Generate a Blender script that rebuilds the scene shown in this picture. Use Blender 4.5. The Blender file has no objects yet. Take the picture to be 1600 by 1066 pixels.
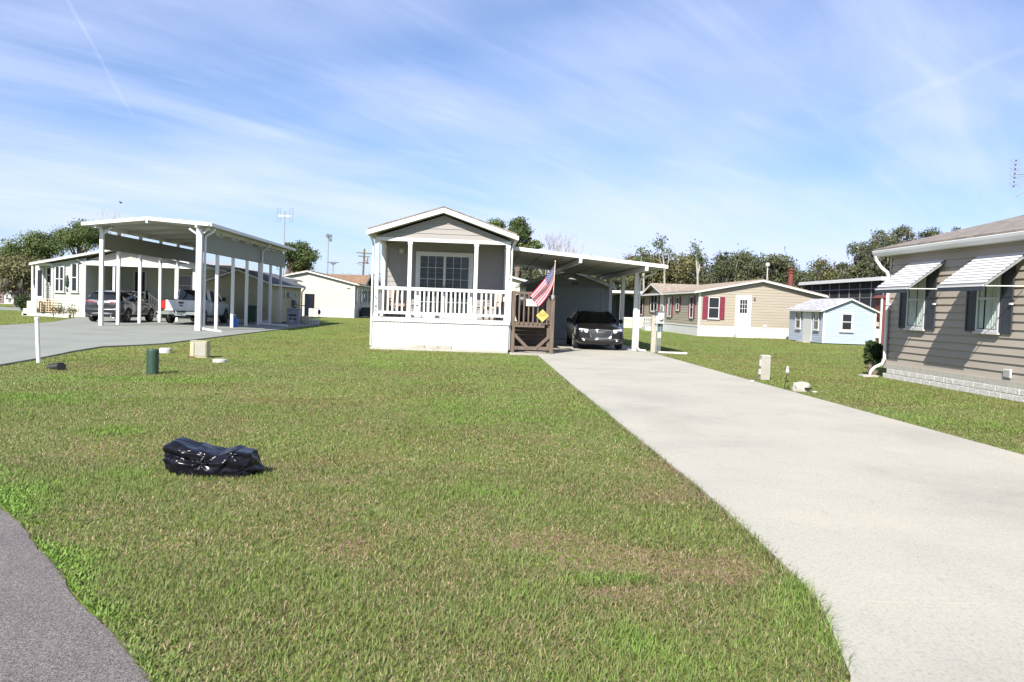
import bpy, bmesh, math, random
import numpy as np
from mathutils import Vector, Matrix, noise
rnd = random.Random(7)
PI = math.pi
sc = bpy.context.scene
col = sc.collection
V = Vector

# ------------------------------------------------------------------ materials
def nodes_of(name):
    m = bpy.data.materials.new(name); m.use_nodes = True
    nt = m.node_tree; b = nt.nodes['Principled BSDF']
    return m, nt, b

def N(nt, kind, **kw):
    n = nt.nodes.new(kind)
    for k, v in kw.items():
        if k in n.inputs.keys(): n.inputs[k].default_value = v
        else: setattr(n, k, v)
    return n

def ramp(nt, fac, stops):
    r = nt.nodes.new('ShaderNodeValToRGB')
    el = r.color_ramp.elements
    while len(el) < len(stops): el.new(0.5)
    for e, (p, c) in zip(el, stops):
        e.position = p; e.color = (c[0], c[1], c[2], 1)
    nt.links.new(fac, r.inputs[0])
    return r.outputs[0]

def mat(name, c, rough=0.6, var=0.12, scale=6.0, bump=0.0, bscale=60.0, metal=0.0, stretch=(1, 1, 1), coat=0.0, spec=0.5, dirt=None):
    """plain surface with slight tonal variation (weathering) and optional bump"""
    m, nt, b = nodes_of(name)
    b.inputs['Roughness'].default_value = rough
    b.inputs['Metallic'].default_value = metal
    b.inputs['Specular IOR Level'].default_value = spec
    b.inputs['Coat Weight'].default_value = coat
    tc = N(nt, 'ShaderNodeTexCoord'); mp = N(nt, 'ShaderNodeMapping'); mp.inputs['Scale'].default_value = stretch
    nt.links.new(tc.outputs['Object'], mp.inputs[0])
    nz = N(nt, 'ShaderNodeTexNoise', Scale=scale, Detail=6.0, Roughness=0.6)
    nt.links.new(mp.outputs[0], nz.inputs['Vector'])
    d = [max(0, v * (1 - var)) for v in c]; l = [min(1, v * (1 + var)) for v in c]
    if dirt: d = dirt
    nt.links.new(ramp(nt, nz.outputs['Fac'], [(0.3, d), (0.7, l)]), b.inputs['Base Color'])
    if bump:
        n2 = N(nt, 'ShaderNodeTexNoise', Scale=bscale, Detail=4.0)
        nt.links.new(mp.outputs[0], n2.inputs['Vector'])
        bp = N(nt, 'ShaderNodeBump', Strength=bump, Distance=0.02)
        nt.links.new(n2.outputs['Fac'], bp.inputs['Height']); nt.links.new(bp.outputs[0], b.inputs['Normal'])
    return m

def glass_dark(name, c=(0.012, 0.014, 0.016), rough=0.04):
    m, nt, b = nodes_of(name)
    b.inputs['Base Color'].default_value = (*c, 1); b.inputs['Roughness'].default_value = rough
    b.inputs['Specular IOR Level'].default_value = 0.6
    tc = N(nt, 'ShaderNodeTexCoord'); nz = N(nt, 'ShaderNodeTexNoise', Scale=1.3, Detail=1.0)
    nt.links.new(tc.outputs['Object'], nz.inputs['Vector'])
    bp = N(nt, 'ShaderNodeBump', Strength=0.03, Distance=0.05)
    nt.links.new(nz.outputs['Fac'], bp.inputs['Height']); nt.links.new(bp.outputs[0], b.inputs['Normal'])
    return m

def glass_clear(name, tint=(0.9, .93, .93)):
    m = bpy.data.materials.new(name); m.use_nodes = True; nt = m.node_tree; nt.nodes.clear()
    out = N(nt, 'ShaderNodeOutputMaterial'); mx = N(nt, 'ShaderNodeMixShader')
    t = N(nt, 'ShaderNodeBsdfTransparent'); t.inputs[0].default_value = (*tint, 1)
    g = N(nt, 'ShaderNodeBsdfGlossy'); g.inputs['Roughness'].default_value = 0.03
    lw = N(nt, 'ShaderNodeLayerWeight', Blend=.5); pw = N(nt, 'ShaderNodeMath', operation='POWER'); pw.inputs[1].default_value = 4.5; nt.links.new(lw.outputs['Facing'], pw.inputs[0])
    fr = N(nt, 'ShaderNodeMath', operation='MULTIPLY_ADD'); fr.inputs[1].default_value = .8; fr.inputs[2].default_value = .022; nt.links.new(pw.outputs[0], fr.inputs[0])
    nt.links.new(fr.outputs[0], mx.inputs[0]); nt.links.new(t.outputs[0], mx.inputs[1]); nt.links.new(g.outputs[0], mx.inputs[2])
    nt.links.new(mx.outputs[0], out.inputs[0]); return m

def leaf_mat(name, stops, rough=0.6, trans=0.25):
    """foliage: per-leaf natural colour from the 'tint' attribute, some light through the leaf"""
    m = bpy.data.materials.new(name); m.use_nodes = True; nt = m.node_tree
    b = nt.nodes['Principled BSDF']; out = nt.nodes['Material Output']
    at = N(nt, 'ShaderNodeAttribute', attribute_name='tint')
    cr = ramp(nt, at.outputs['Fac'], stops)
    nt.links.new(cr, b.inputs['Base Color']); b.inputs['Roughness'].default_value = rough
    b.inputs['Specular IOR Level'].default_value = 0.25
    tr = N(nt, 'ShaderNodeBsdfTranslucent'); nt.links.new(cr, tr.inputs[0])
    mx = N(nt, 'ShaderNodeMixShader'); mx.inputs[0].default_value = trans
    nt.links.new(b.outputs[0], mx.inputs[1]); nt.links.new(tr.outputs[0], mx.inputs[2]); nt.links.new(mx.outputs[0], out.inputs[0])
    return m

M = {}
M['white'] = mat('white_aluminium', (0.6, 0.6, 0.595), 0.45, 0.03, 3)
M['vinyl_white'] = mat('white_vinyl', (0.47, 0.47, 0.47), 0.5, 0.035, 2, stretch=(1, 1, .3))
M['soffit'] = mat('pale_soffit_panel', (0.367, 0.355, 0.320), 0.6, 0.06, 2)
M['taupe'] = mat('taupe_vinyl_siding', (0.25, 0.235, 0.22), 0.55, 0.05, 2.5, bump=.05, bscale=40, stretch=(.3, .3, 3))
M['taupe_dark'] = mat('grey_taupe_siding', (0.22, 0.21, 0.2), 0.6, 0.05, 2.5, bump=.05, bscale=40, stretch=(.3, .3, 3))
M['tan_wall'] = mat('brown_tan_siding', (0.315, 0.275, 0.232), 0.6, 0.06, 2.5, bump=.06, bscale=40, stretch=(.3, .3, 3))
M['beige_wall'] = mat('beige_siding', (0.3, 0.262, 0.208), 0.6, 0.05, 1.5, stretch=(.3, .3, 3))
M['sage'] = mat('pale_sage_siding', (0.375, 0.405, 0.345), 0.6, 0.04, 1.5, stretch=(.3, .3, 3))
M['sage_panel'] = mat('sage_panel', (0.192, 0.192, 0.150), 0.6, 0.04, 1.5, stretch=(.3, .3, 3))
M['yellow_wall'] = mat('pale_yellow_siding', (0.337, 0.309, 0.185), 0.6, 0.05, 1.5, stretch=(.3, .3, 3))
M['cream'] = mat('cream_siding', (0.46, 0.435, 0.36), 0.6, 0.03, 1.5, stretch=(.3, .3, 3))
M['blue_wall'] = mat('light_blue_siding', (0.315, 0.365, 0.445), 0.6, 0.04, 1.5, stretch=(.3, .3, 3))
M['slate_wall'] = mat('slate_grey_siding', (0.27, 0.27, 0.265), 0.6, 0.05, 2, stretch=(.3, .3, 3))
M['slate_door'] = mat('slate_grey_door', (0.3, 0.31, 0.315), 0.5, 0.04, 2)
M['wood'] = mat('weathered_brown_wood', (0.115, 0.086, 0.065), 0.8, 0.35, 5, bump=.3, bscale=30, stretch=(6, 6, .6))
M['wood_grey'] = mat('greyed_board', (0.357, 0.332, 0.281), 0.8, 0.2, 5, bump=.3, bscale=30, stretch=(8, 8, .5))
M['wood_tan'] = mat('tan_lattice_wood', (0.62, 0.47, 0.30), 0.7, 0.15, 5)
M['charcoal'] = mat('charcoal_shutter', (0.028, 0.034, 0.045), 0.5, 0.2, 5)
M['burgundy'] = mat('burgundy_shutter', (0.16, 0.018, 0.035), 0.5, 0.15, 5)
M['black'] = mat('black_plastic', (0.012, 0.012, 0.013), 0.45, 0.2, 10)
M['rubber'] = mat('tyre_rubber', (0.018, 0.018, 0.018), 0.8, 0.2, 20)
M['alloy'] = mat('alloy_rim', (0.55, 0.55, 0.56), 0.3, 0.05, 10, metal=0.9)
M['chrome'] = mat('chrome', (0.8, 0.8, 0.82), 0.12, 0.02, 10, metal=1.0)
M['galv'] = mat('grey_galvanised', (0.326, 0.332, 0.339), 0.5, 0.1, 8, metal=0.5)
M['meter_grey'] = mat('grey_meter_box', (0.376, 0.405, 0.405), 0.5, 0.08, 8)
M['dark_grey'] = mat('dark_grey_metal', (0.10, 0.11, 0.13), 0.5, 0.1, 8)
M['cabinet'] = mat('grey_cabinet', (0.24, 0.25, 0.29), 0.6, 0.08, 5)
M['concrete'] = mat('pale_concrete', (0.352, 0.333, 0.294), 0.9, 0.1, 6, bump=.3, bscale=80)
M['block'] = mat('white_split_block', (0.471, 0.457, 0.428), 0.9, 0.15, 14, bump=1.0, bscale=26)
M['green_plastic'] = mat('dark_green_plastic', (0.022, 0.055, 0.035), 0.5, 0.2, 8)
M['beige_plastic'] = mat('yellowed_beige_plastic', (0.390, 0.355, 0.230), 0.55, 0.14, 5)
M['grey_beige'] = mat('grey_beige_plastic', (0.307, 0.292, 0.251), 0.6, 0.07, 5)
M['brown_pipe'] = mat('brown_downspout', (0.22, 0.09, 0.04), 0.5, 0.1, 5)
M['teal'] = mat('teal_grey_paint', (0.07, 0.13, 0.15), 0.6, 0.15, 5)
M['mauve'] = mat('mauve_brown_panel', (0.20, 0.13, 0.14), 0.6, 0.15, 5)
M['blue_plastic'] = mat('blue_plastic', (0.015, 0.10, 0.42), 0.4, 0.1, 6)
M['rust_red'] = mat('rust_red_paint', (0.13, 0.036, 0.024), 0.7, 0.25, 6)
M['tan_fabric'] = mat('tan_cushion', (0.368, 0.272, 0.192), 0.9, 0.1, 10)
M['wicker'] = mat('dark_brown_wicker', (0.06, 0.035, 0.025), 0.8, 0.3, 30)
M['sign_yellow'] = mat('yellow_sign_face', (0.56, 0.43, 0.1), 0.5, 0.05, 6)
M['glass'] = glass_dark('dark_window_glass')
M['glass_grey'] = glass_dark('greyish_window_glass', (0.05, 0.055, 0.06), 0.06)
M['clear'] = glass_clear('clear_pane')
M['interior'] = mat('dark_interior', (0.007, 0.007, 0.008), 0.9, 0.2, 2)
M['curtain'] = mat('pale_curtain', (0.72, 0.72, 0.68), 0.9, 0.08, 6)
M['screen'] = mat('dark_insect_screen', (0.012, 0.013, 0.016), 0.9, 0.3, 3)
M['red_lamp'] = mat('red_lamp_lens', (0.45, 0.012, 0.012), 0.15, 0.1, 10, coat=.5)
M['lamp_clear'] = mat('clear_lamp_lens', (0.72, 0.74, 0.76), 0.12, 0.1, 14, coat=.6)
M['plate'] = mat('licence_plate', (0.55, 0.60, 0.56), 0.4, 0.12, 30)
M['car_charcoal'] = mat('charcoal_metallic_paint', (0.008, 0.0075, 0.009), 0.28, 0.1, 20, spec=.35, coat=.5)
M['car_grey'] = mat('grey_metallic_paint', (0.03, 0.031, 0.037), 0.30, 0.05, 20, metal=.4, coat=1.0)
M['car_white'] = mat('white_vehicle_paint', (0.592, 0.600, 0.616), 0.3, 0.02, 10, coat=1.0)
M['bark'] = mat('grey_brown_bark', (0.13, 0.10, 0.075), 0.9, 0.35, 8, bump=.6, bscale=14, stretch=(1, 1, .3))
M['bark_pale'] = mat('pale_grey_bark', (0.30, 0.28, 0.25), 0.9, 0.3, 8, bump=.6, bscale=14, stretch=(1, 1, .3))
M['brass'] = mat('gilt_metal', (0.7, 0.5, 0.15), 0.3, 0.05, 10, metal=.9)
M['flag_red'] = mat('flag_red_cloth', (0.339, 0.009, 0.037), 0.8, 0.08, 20)
M['flag_white'] = mat('flag_white_cloth', (0.354, 0.344, 0.354), 0.8, 0.05, 20)
M['flag_blue'] = mat('flag_blue_cloth', (0.018, 0.02, 0.12), 0.8, 0.1, 20)
M['pine_leaf'] = leaf_mat('pine_needles', [(0, (0.0345, 0.0598, 0.0230)), (.5, (0.0862, 0.1207, 0.0391)), (1, (0.1782, 0.2070, 0.0690))])
M['oak_leaf'] = leaf_mat('oak_leaves', [(0, (0.0345, 0.0483, 0.0253)), (.5, (0.0862, 0.1012, 0.0483)), (1, (0.1955, 0.1955, 0.0978))])
M['olive_leaf'] = leaf_mat('olive_brown_leaves', [(0, (0.0517, 0.0483, 0.0230)), (.5, (0.1242, 0.1219, 0.0506)), (1, (0.2300, 0.2127, 0.0943))])
M['moss'] = leaf_mat('grey_hanging_moss', [(0, (0.07, 0.062, 0.052)), (1, (0.20, 0.175, 0.145))])
M['shrub_leaf'] = leaf_mat('shrub_leaves', [(0, (0.012, 0.028, 0.01)), (.5, (0.03, 0.055, 0.016)), (1, (0.08, 0.11, 0.03))])
M['palm_leaf'] = leaf_mat('palm_fronds', [(0, (0.03, 0.05, 0.02)), (1, (0.11, 0.14, 0.06))])

def shingle(name, c, scale=1.0):
    m, nt, b = nodes_of(name)
    tc = N(nt, 'ShaderNodeTexCoord')
    br = N(nt, 'ShaderNodeTexBrick', Scale=3.2 * scale, offset=.5)
    br.inputs['Mortar Size'].default_value = .012; br.inputs['Brick Width'].default_value = 1.1; br.inputs['Row Height'].default_value = .45
    br.inputs['Color1'].default_value = (*[v * .8 for v in c], 1); br.inputs['Color2'].default_value = (*[v * 1.25 for v in c], 1)
    br.inputs['Mortar'].default_value = (*[v * .45 for v in c], 1)
    mp = N(nt, 'ShaderNodeMapping'); mp.inputs['Rotation'].default_value = (0, 0, PI / 2)
    nt.links.new(tc.outputs['Object'], mp.inputs[0]); nt.links.new(mp.outputs[0], br.inputs['Vector'])
    nz = N(nt, 'ShaderNodeTexNoise', Scale=22.0, Detail=5.0); nt.links.new(tc.outputs['Object'], nz.inputs['Vector'])
    mx = N(nt, 'ShaderNodeMix', data_type='RGBA', blend_type='MULTIPLY'); mx.inputs[0].default_value = .7
    nt.links.new(br.outputs['Color'], mx.inputs[6])
    nt.links.new(ramp(nt, nz.outputs['Fac'], [(.3, (.5, .5, .5)), (.7, (1.35, 1.3, 1.25))]), mx.inputs[7])
    nt.links.new(mx.outputs[2], b.inputs['Base Color']); b.inputs['Roughness'].default_value = .95
    bp = N(nt, 'ShaderNodeBump', Strength=.4, Distance=.02); nt.links.new(nz.outputs['Fac'], bp.inputs['Height']); nt.links.new(bp.outputs[0], b.inputs['Normal'])
    return m
M['shingle_brown'] = shingle('brown_grey_shingles', (0.195, 0.172, 0.15))
M['shingle_tan'] = shingle('tan_shingles', (0.3, 0.245, 0.19))
M['shingle_rust'] = shingle('rust_brown_shingles', (0.23, 0.145, 0.088))
M['shingle_grey'] = shingle('grey_shingles', (0.369, 0.377, 0.394))
M['shingle_dark'] = shingle('dark_roof_shingles', (0.098, 0.102, 0.115))

# ------------------------------------------------------------------ mesh builder
class MB:
    def __init__(s): s.v = []; s.f = []; s.mi = []; s.cur = 0
    def poly(s, pts):
        i = len(s.v); s.v += [tuple(p) for p in pts]; s.f.append(tuple(range(i, i + len(pts)))); s.mi.append(s.cur)
    def hexa(s, p):      # p: 8 corners, bottom ring 0-3, top ring 4-7
        i = len(s.v); s.v += [tuple(q) for q in p]
        for q in ((0, 3, 2, 1), (4, 5, 6, 7), (0, 1, 5, 4), (1, 2, 6, 5), (2, 3, 7, 6), (3, 0, 4, 7)):
            s.f.append(tuple(i + k for k in q)); s.mi.append(s.cur)
    def box(s, x0, x1, y0, y1, z0, z1):
        s.hexa([(x0, y0, z0), (x1, y0, z0), (x1, y1, z0), (x0, y1, z0), (x0, y0, z1), (x1, y0, z1), (x1, y1, z1), (x0, y1, z1)])
    def mbox(s, mp, u0, u1, z0, z1, d0, d1):
        s.hexa([mp(u0, z0, d1), mp(u1, z0, d1), mp(u1, z0, d0), mp(u0, z0, d0), mp(u0, z1, d1), mp(u1, z1, d1), mp(u1, z1, d0), mp(u0, z1, d0)])
    def prism(s, pts, off):    # extrude a polygon by vector
        n = len(pts); i = len(s.v); o = V(off)
        s.v += [tuple(p) for p in pts] + [tuple(V(p) + o) for p in pts]
        s.f.append(tuple(range(i + n - 1, i - 1, -1))); s.f.append(tuple(range(i + n, i + 2 * n))); s.mi += [s.cur] * 2
        for k in range(n):
            s.f.append((i + k, i + (k + 1) % n, i + n + (k + 1) % n, i + n + k)); s.mi.append(s.cur)
    def tube(s, pts, r, n=8, caps=True):
        pts = [V(p) for p in pts]; rs = r if isinstance(r, (list, tuple)) else [r] * len(pts)
        i0 = len(s.v); up = None
        for k, p in enumerate(pts):
            d = (pts[min(k + 1, len(pts) - 1)] - pts[max(k - 1, 0)]).normalized()
            if up is None:
                up = d.orthogonal().normalized()
            up = (up - d * up.dot(d)); up = up.normalized() if up.length > 1e-6 else d.orthogonal().normalized()
            w = d.cross(up)
            for j in range(n):
                a = 2 * PI * (j + .5) / n; s.v.append(tuple(p + (up * math.cos(a) + w * math.sin(a)) * rs[k]))
        for k in range(len(pts) - 1):
            for j in range(n):
                a = i0 + k * n + j; b = i0 + k * n + (j + 1) % n
                s.f.append((a, b, b + n, a + n)); s.mi.append(s.cur)
        if caps:
            s.f.append(tuple(i0 + j for j in range(n - 1, -1, -1))); e = i0 + (len(pts) - 1) * n
            s.f.append(tuple(e + j for j in range(n))); s.mi += [s.cur] * 2
    def bar(s, a, b, w, h):   # square section bar
        a = V(a); b = V(b); d = (b - a).normalized()
        up = V((0, 0, 1)) if abs(d.z) < .99 else V((0, 1, 0))
        r = d.cross(up).normalized() * w / 2; u = r.cross(d).normalized() * h / 2
        s.hexa([a - r - u, a + r - u, b + r - u, b - r - u, a - r + u, a + r + u, b + r + u, b - r + u])
    def lathe(s, prof, c=(0, 0, 0), n=20, axis='z'):
        i0 = len(s.v); m = len(prof)
        for r, h in prof:
            for j in range(n):
                a = 2 * PI * j / n; x, y = r * math.cos(a), r * math.sin(a)
                p = (x, y, h) if axis == 'z' else ((h, x, y) if axis == 'x' else (y, h, x))
                s.v.append((p[0] + c[0], p[1] + c[1], p[2] + c[2]))
        for k in range(m - 1):
            for j in range(n):
                a = i0 + k * n + j; b = i0 + k * n + (j + 1) % n
                s.f.append((a, b, b + n, a + n)); s.mi.append(s.cur)
        s.f.append(tuple(i0 + j for j in range(n - 1, -1, -1))); s.f.append(tuple(i0 + (m - 1) * n + j for j in range(n))); s.mi += [s.cur] * 2
    def patch(s, c00, c10, c11, c01, nu=6, nv=6, bulge=(0, 0, 0)):
        c00, c10, c11, c01, bl = map(V, (c00, c10, c11, c01, bulge)); i0 = len(s.v)
        for j in range(nv + 1):
            for i in range(nu + 1):
                u, v = i / nu, j / nv
                p = c00 * (1 - u) * (1 - v) + c10 * u * (1 - v) + c11 * u * v + c01 * (1 - u) * v
                s.v.append(tuple(p + bl * (4 * u * (1 - u) * 4 * v * (1 - v))))
        for j in range(nv):
            for i in range(nu):
                a = i0 + j * (nu + 1) + i; s.f.append((a, a + 1, a + nu + 2, a + nu + 1)); s.mi.append(s.cur)
    def build(s, name, m, parent=None, loc=None, smooth=False, bevel=0.0, world=True, recalc=True):
        off = V((0, 0, 0))
        if world:
            if parent is not None:
                r = parent
                while r is not None: off += r.location; r = r.parent
            elif loc is not None: off = V(loc)
        me = bpy.data.meshes.new(name)
        me.from_pydata([(a - off.x, b - off.y, c - off.z) for a, b, c in s.v], [], s.f)
        ms = m if isinstance(m, (list, tuple)) else [m]
        for q in ms: me.materials.append(q)
        if len(ms) > 1: me.polygons.foreach_set('material_index', s.mi)
        if recalc or bevel:
            bm = bmesh.new(); bm.from_mesh(me)
            if recalc: bmesh.ops.recalc_face_normals(bm, faces=bm.faces)
            bm.to_mesh(me); bm.free()
        if smooth: me.polygons.foreach_set('use_smooth', [True] * len(me.polygons))
        me.update()
        o = bpy.data.objects.new(name, me); col.objects.link(o)
        if parent is not None: o.parent = parent
        elif loc is not None: o.location = loc
        if bevel:
            b = o.modifiers.new('bevel', 'BEVEL'); b.width = bevel; b.segments = 2; b.limit_method = 'ANGLE'
        return o

def tag(o, label=None, cat=None, group=None, kind=None):
    if label: o['label'] = label
    if cat: o['category'] = cat
    if group: o['group'] = group
    if kind: o['kind'] = kind
    return o
def thing(name, label, cat, loc=(0, 0, 0), rz=0, group=None):
    o = bpy.data.objects.new(name, None); col.objects.link(o); o.location = loc; o.rotation_euler = (0, 0, rz)
    o.empty_display_size = .2
    bpy.context.view_layer.update()
    return tag(o, label, cat, group)
def dup(o, parent=None):
    c = o.copy(); col.objects.link(c); c.parent = parent
    for ch in list(o.children): dup(ch, c)
    return c
def B(name, m, parent, *boxes, bevel=0.0, world=True):
    mb = MB()
    for b in boxes: mb.box(*b)
    return mb.build(name, m, parent, bevel=bevel, world=world)

# facades: map (u along wall, z, d outward) to the world
def FR(y): return lambda u, z, d: (u, y - d, z)
def LF(x): return lambda u, z, d: (x - d, u, z)
def RT(x): return lambda u, z, d: (x + d, u, z)
def BK(y): return lambda u, z, d: (u, y + d, z)

def clip(poly, z0, z1):
    def half(p, zc, keep_above):
        out = []
        for i in range(len(p)):
            a, b = p[i], p[(i + 1) % len(p)]
            ia = (a[1] >= zc) if keep_above else (a[1] <= zc); ib = (b[1] >= zc) if keep_above else (b[1] <= zc)
            if ia: out.append(a)
            if ia != ib:
                t = (zc - a[1]) / (b[1] - a[1]); out.append((a[0] + (b[0] - a[0]) * t, zc))
        return out
    p = half(poly, z0, True)
    return half(p, z1, False) if len(p) > 2 else []

def siding(mb, mp, poly, h=0.2, lip=0.016, d0=0.0):
    zs = [p[1] for p in poly]; z = min(zs); zt = max(zs)
    while z < zt - 1e-4:
        p = clip(poly, z, min(z + h, zt))
        if len(p) > 2:
            mb.poly([mp(u, zz, d0 + lip * (1 - (zz - z) / h)) for u, zz in p])
            lo = [q[0] for q in p if abs(q[1] - z) < 1e-5]
            if len(lo) >= 2: mb.poly([mp(min(lo), z, d0), mp(max(lo), z, d0), mp(max(lo), z, d0 + lip), mp(min(lo), z, d0 + lip)])
        z += h

def window(parent, mp, u0, u1, z0, z1, fw=.07, d=.02, frame='vinyl_white', glass='glass', cols=1, mid=True, sill=True, grid=0, name='window', curtain=None):
    mb = MB(); dd = d + .05
    mb.mbox(mp, u0, u0 + fw, z0, z1, d, dd); mb.mbox(mp, u1 - fw, u1, z0, z1, d, dd)
    mb.mbox(mp, u0 + fw, u1 - fw, z1 - fw, z1, d, dd); mb.mbox(mp, u0 + fw, u1 - fw, z0, z0 + fw, d, dd)
    for k in range(1, cols):
        c = u0 + (u1 - u0) * k / cols; mb.mbox(mp, c - fw / 2, c + fw / 2, z0 + fw, z1 - fw, d, dd - .003)
    if mid: mb.mbox(mp, u0 + fw, u1 - fw, (z0 + z1) / 2 - .025, (z0 + z1) / 2 + .025, d, dd - .006)
    o = mb.build(name, M[frame], parent)
    p = MB()
    if curtain:
        p.mbox(mp, u0 + fw * .6, u1 - fw * .6, z0 + fw * .6, z1 - fw * .6, d + .034, d + .038); p.build('pane', M['clear'], o)
        q = MB(); q.mbox(mp, u0 + fw * .5, u1 - fw * .5, z0 + fw * .5, z1 - fw * .5, d + .001, d + .004); q.build('backing', M['interior'], o)
        q = MB(); n = 40; a, b = u0 + fw + .01, u1 - fw - .01; c0, c1 = curtain
        for k in range(n):
            t0, t1 = k / n, (k + 1) / n
            if not any(lo <= (t0 + t1) / 2 <= hi for lo, hi in c0): continue
            w = lambda t: d + .016 + .009 * math.sin(t * n * 1.25)
            q.poly([mp(a + (b - a) * t0, c1[0], w(t0)), mp(a + (b - a) * t1, c1[0], w(t1)), mp(a + (b - a) * t1, c1[1], w(t1)), mp(a + (b - a) * t0, c1[1], w(t0))])
        q.build('curtain', M['curtain'], o)
    else:
        p.mbox(mp, u0 + fw * .6, u1 - fw * .6, z0 + fw * .6, z1 - fw * .6, d + .01, d + .02); p.build('pane', M[glass], o)
    if sill:
        q = MB(); q.mbox(mp, u0 - .04, u1 + .04, z0 - .05, z0 - .002, d, dd + .03); q.build('sill', M[frame], o)
    return o
def shutter(parent, mp, u0, u1, z0, z1, m, d=.02):
    mb = MB(); f = .05
    mb.mbox(mp, u0, u0 + f, z0, z1, d, d + .035); mb.mbox(mp, u1 - f, u1, z0, z1, d, d + .035)
    n = 3
    for k in range(n):
        zc = z0 + (z1 - z0 - f) * k / (n - 1); mb.mbox(mp, u0 + f, u1 - f, zc, zc + f, d, d + .032)
    mb.mbox(mp, u0 + f, u1 - f, z0 + f, z1 - f, d, d + .02)
    return mb.build('shutter', m, parent)

def slab(mb, a, b, y0, y1, t):   # sloped slab between (x,z) a and b, thickness t upwards
    (x0, z0), (x1, z1) = a, b
    mb.hexa([(x0, y0, z0), (x1, y0, z1), (x1, y1, z1), (x0, y1, z0), (x0, y0, z0 + t), (x1, y0, z1 + t), (x1, y1, z1 + t), (x0, y1, z0 + t)])
def slabx(mb, a, b, x0, x1, t):  # sloped along y
    (y0, z0), (y1, z1) = a, b
    mb.hexa([(x0, y0, z0), (x1, y0, z0), (x1, y1, z1), (x0, y1, z1), (x0, y0, z0 + t), (x1, y0, z0 + t), (x1, y1, z1 + t), (x0, y1, z1 + t)])

def gable_roof(parent, xl, xr, ridge, y0, y1, zl, zr, zt, mtop, fascia=.2, thick=.06, front_only=False, under='soffit'):
    """roof along y: z values are undersides; white underside + fascia, shingles on top"""
    s = MB(); slab(s, (xl, zl), (ridge, zt), y0 + .02, y1 - .02, fascia - .04); slab(s, (ridge, zt), (xr, zr), y0 + .02, y1 - .02, fascia - .04)
    s.build('soffit', M[under], parent)
    s = MB(); e = .03
    gl = (zt - zl) / (ridge - xl); gr = (zt - zr) / (xr - ridge)
    slab(s, (xl - e, zl + fascia - .04 - gl * e), (ridge, zt + fascia - .04), y0 - .02, y1 + .02, thick)
    slab(s, (ridge, zt + fascia - .04), (xr + e, zr + fascia - .04 - gr * e), y0 - .02, y1 + .02, thick)
    r = s.build('roof', mtop, parent)
    for yy in ((y0 - .012, y0 + .018), (y1 - .018, y1 + .012)):
        s = MB(); slab(s, (xl - .015, zl), (ridge, zt), yy[0], yy[1], fascia - .045); slab(s, (ridge, zt), (xr + .015, zr), yy[0], yy[1], fascia - .045)
        s.build('fascia', M['white'], parent)
    B('gutter', M['white'], parent, (xl - .09, xl - .002, y0 + .02, y1 - .02, zl - .01, zl + fascia - .07))
    B('gutter', M['white'], parent, (xr + .002, xr + .09, y0 + .02, y1 - .02, zr - .01, zr + fascia - .07))
    return r

def text_mesh(body, size, name, m, parent, fn, extrude=.004, align='CENTER'):
    cu = bpy.data.curves.new('t', 'FONT'); cu.body = body; cu.size = size; cu.extrude = extrude; cu.align_x = align; cu.align_y = 'CENTER'
    o = bpy.data.objects.new('t', cu); col.objects.link(o); bpy.context.view_layer.update()
    me = bpy.data.meshes.new_from_object(o.evaluated_get(bpy.context.evaluated_depsgraph_get()))
    bpy.data.objects.remove(o); bpy.data.curves.remove(cu)
    off = V((0, 0, 0)); r = parent
    while r is not None: off += r.location; r = r.parent
    for v in me.vertices: v.co = V(fn(v.co.x, v.co.y, v.co.z)) - off
    me.materials.clear(); me.materials.append(m); me.name = name
    q = bpy.data.objects.new(name, me); col.objects.link(q); q.parent = parent
    return q
def bake(o):
    me = bpy.data.meshes.new_from_object(o.evaluated_get(bpy.context.evaluated_depsgraph_get()))
    o.modifiers.clear(); o.data = me

# ------------------------------------------------------------------ camera, sky, sun
cam = bpy.data.cameras.new('camera'); co = bpy.data.objects.new('camera', cam); col.objects.link(co); sc.camera = co
cam.sensor_width = 36; cam.lens = 36 * 1291 / 1600; cam.clip_end = 3000; cam.clip_start = .05
yaw, pitch, roll = math.radians(2.44), math.radians(-2.42), math.radians(2.0)
F = V((math.sin(yaw) * math.cos(pitch), math.cos(yaw) * math.cos(pitch), math.sin(pitch)))
r0 = F.cross(V((0, 0, 1))).normalized(); u0 = r0.cross(F)
Rv = r0 * math.cos(roll) + u0 * math.sin(roll); Uv = u0 * math.cos(roll) - r0 * math.sin(roll)
co.matrix_world = Matrix(((Rv.x, Uv.x, -F.x, 0), (Rv.y, Uv.y, -F.y, 0), (Rv.z, Uv.z, -F.z, 1.6), (0, 0, 0, 1)))

SUN = V((-0.92, -2.05, 1.81)).normalized()
lamp = bpy.data.lights.new('sun', 'SUN'); lamp.energy = 5.0; lamp.angle = math.radians(.53); lamp.color = (1, .95, .87)
lo = bpy.data.objects.new('sun', lamp); col.objects.link(lo); lo.rotation_euler = SUN.to_track_quat('Z', 'Y').to_euler(); lo.location = (-20, -40, 40)

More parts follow.
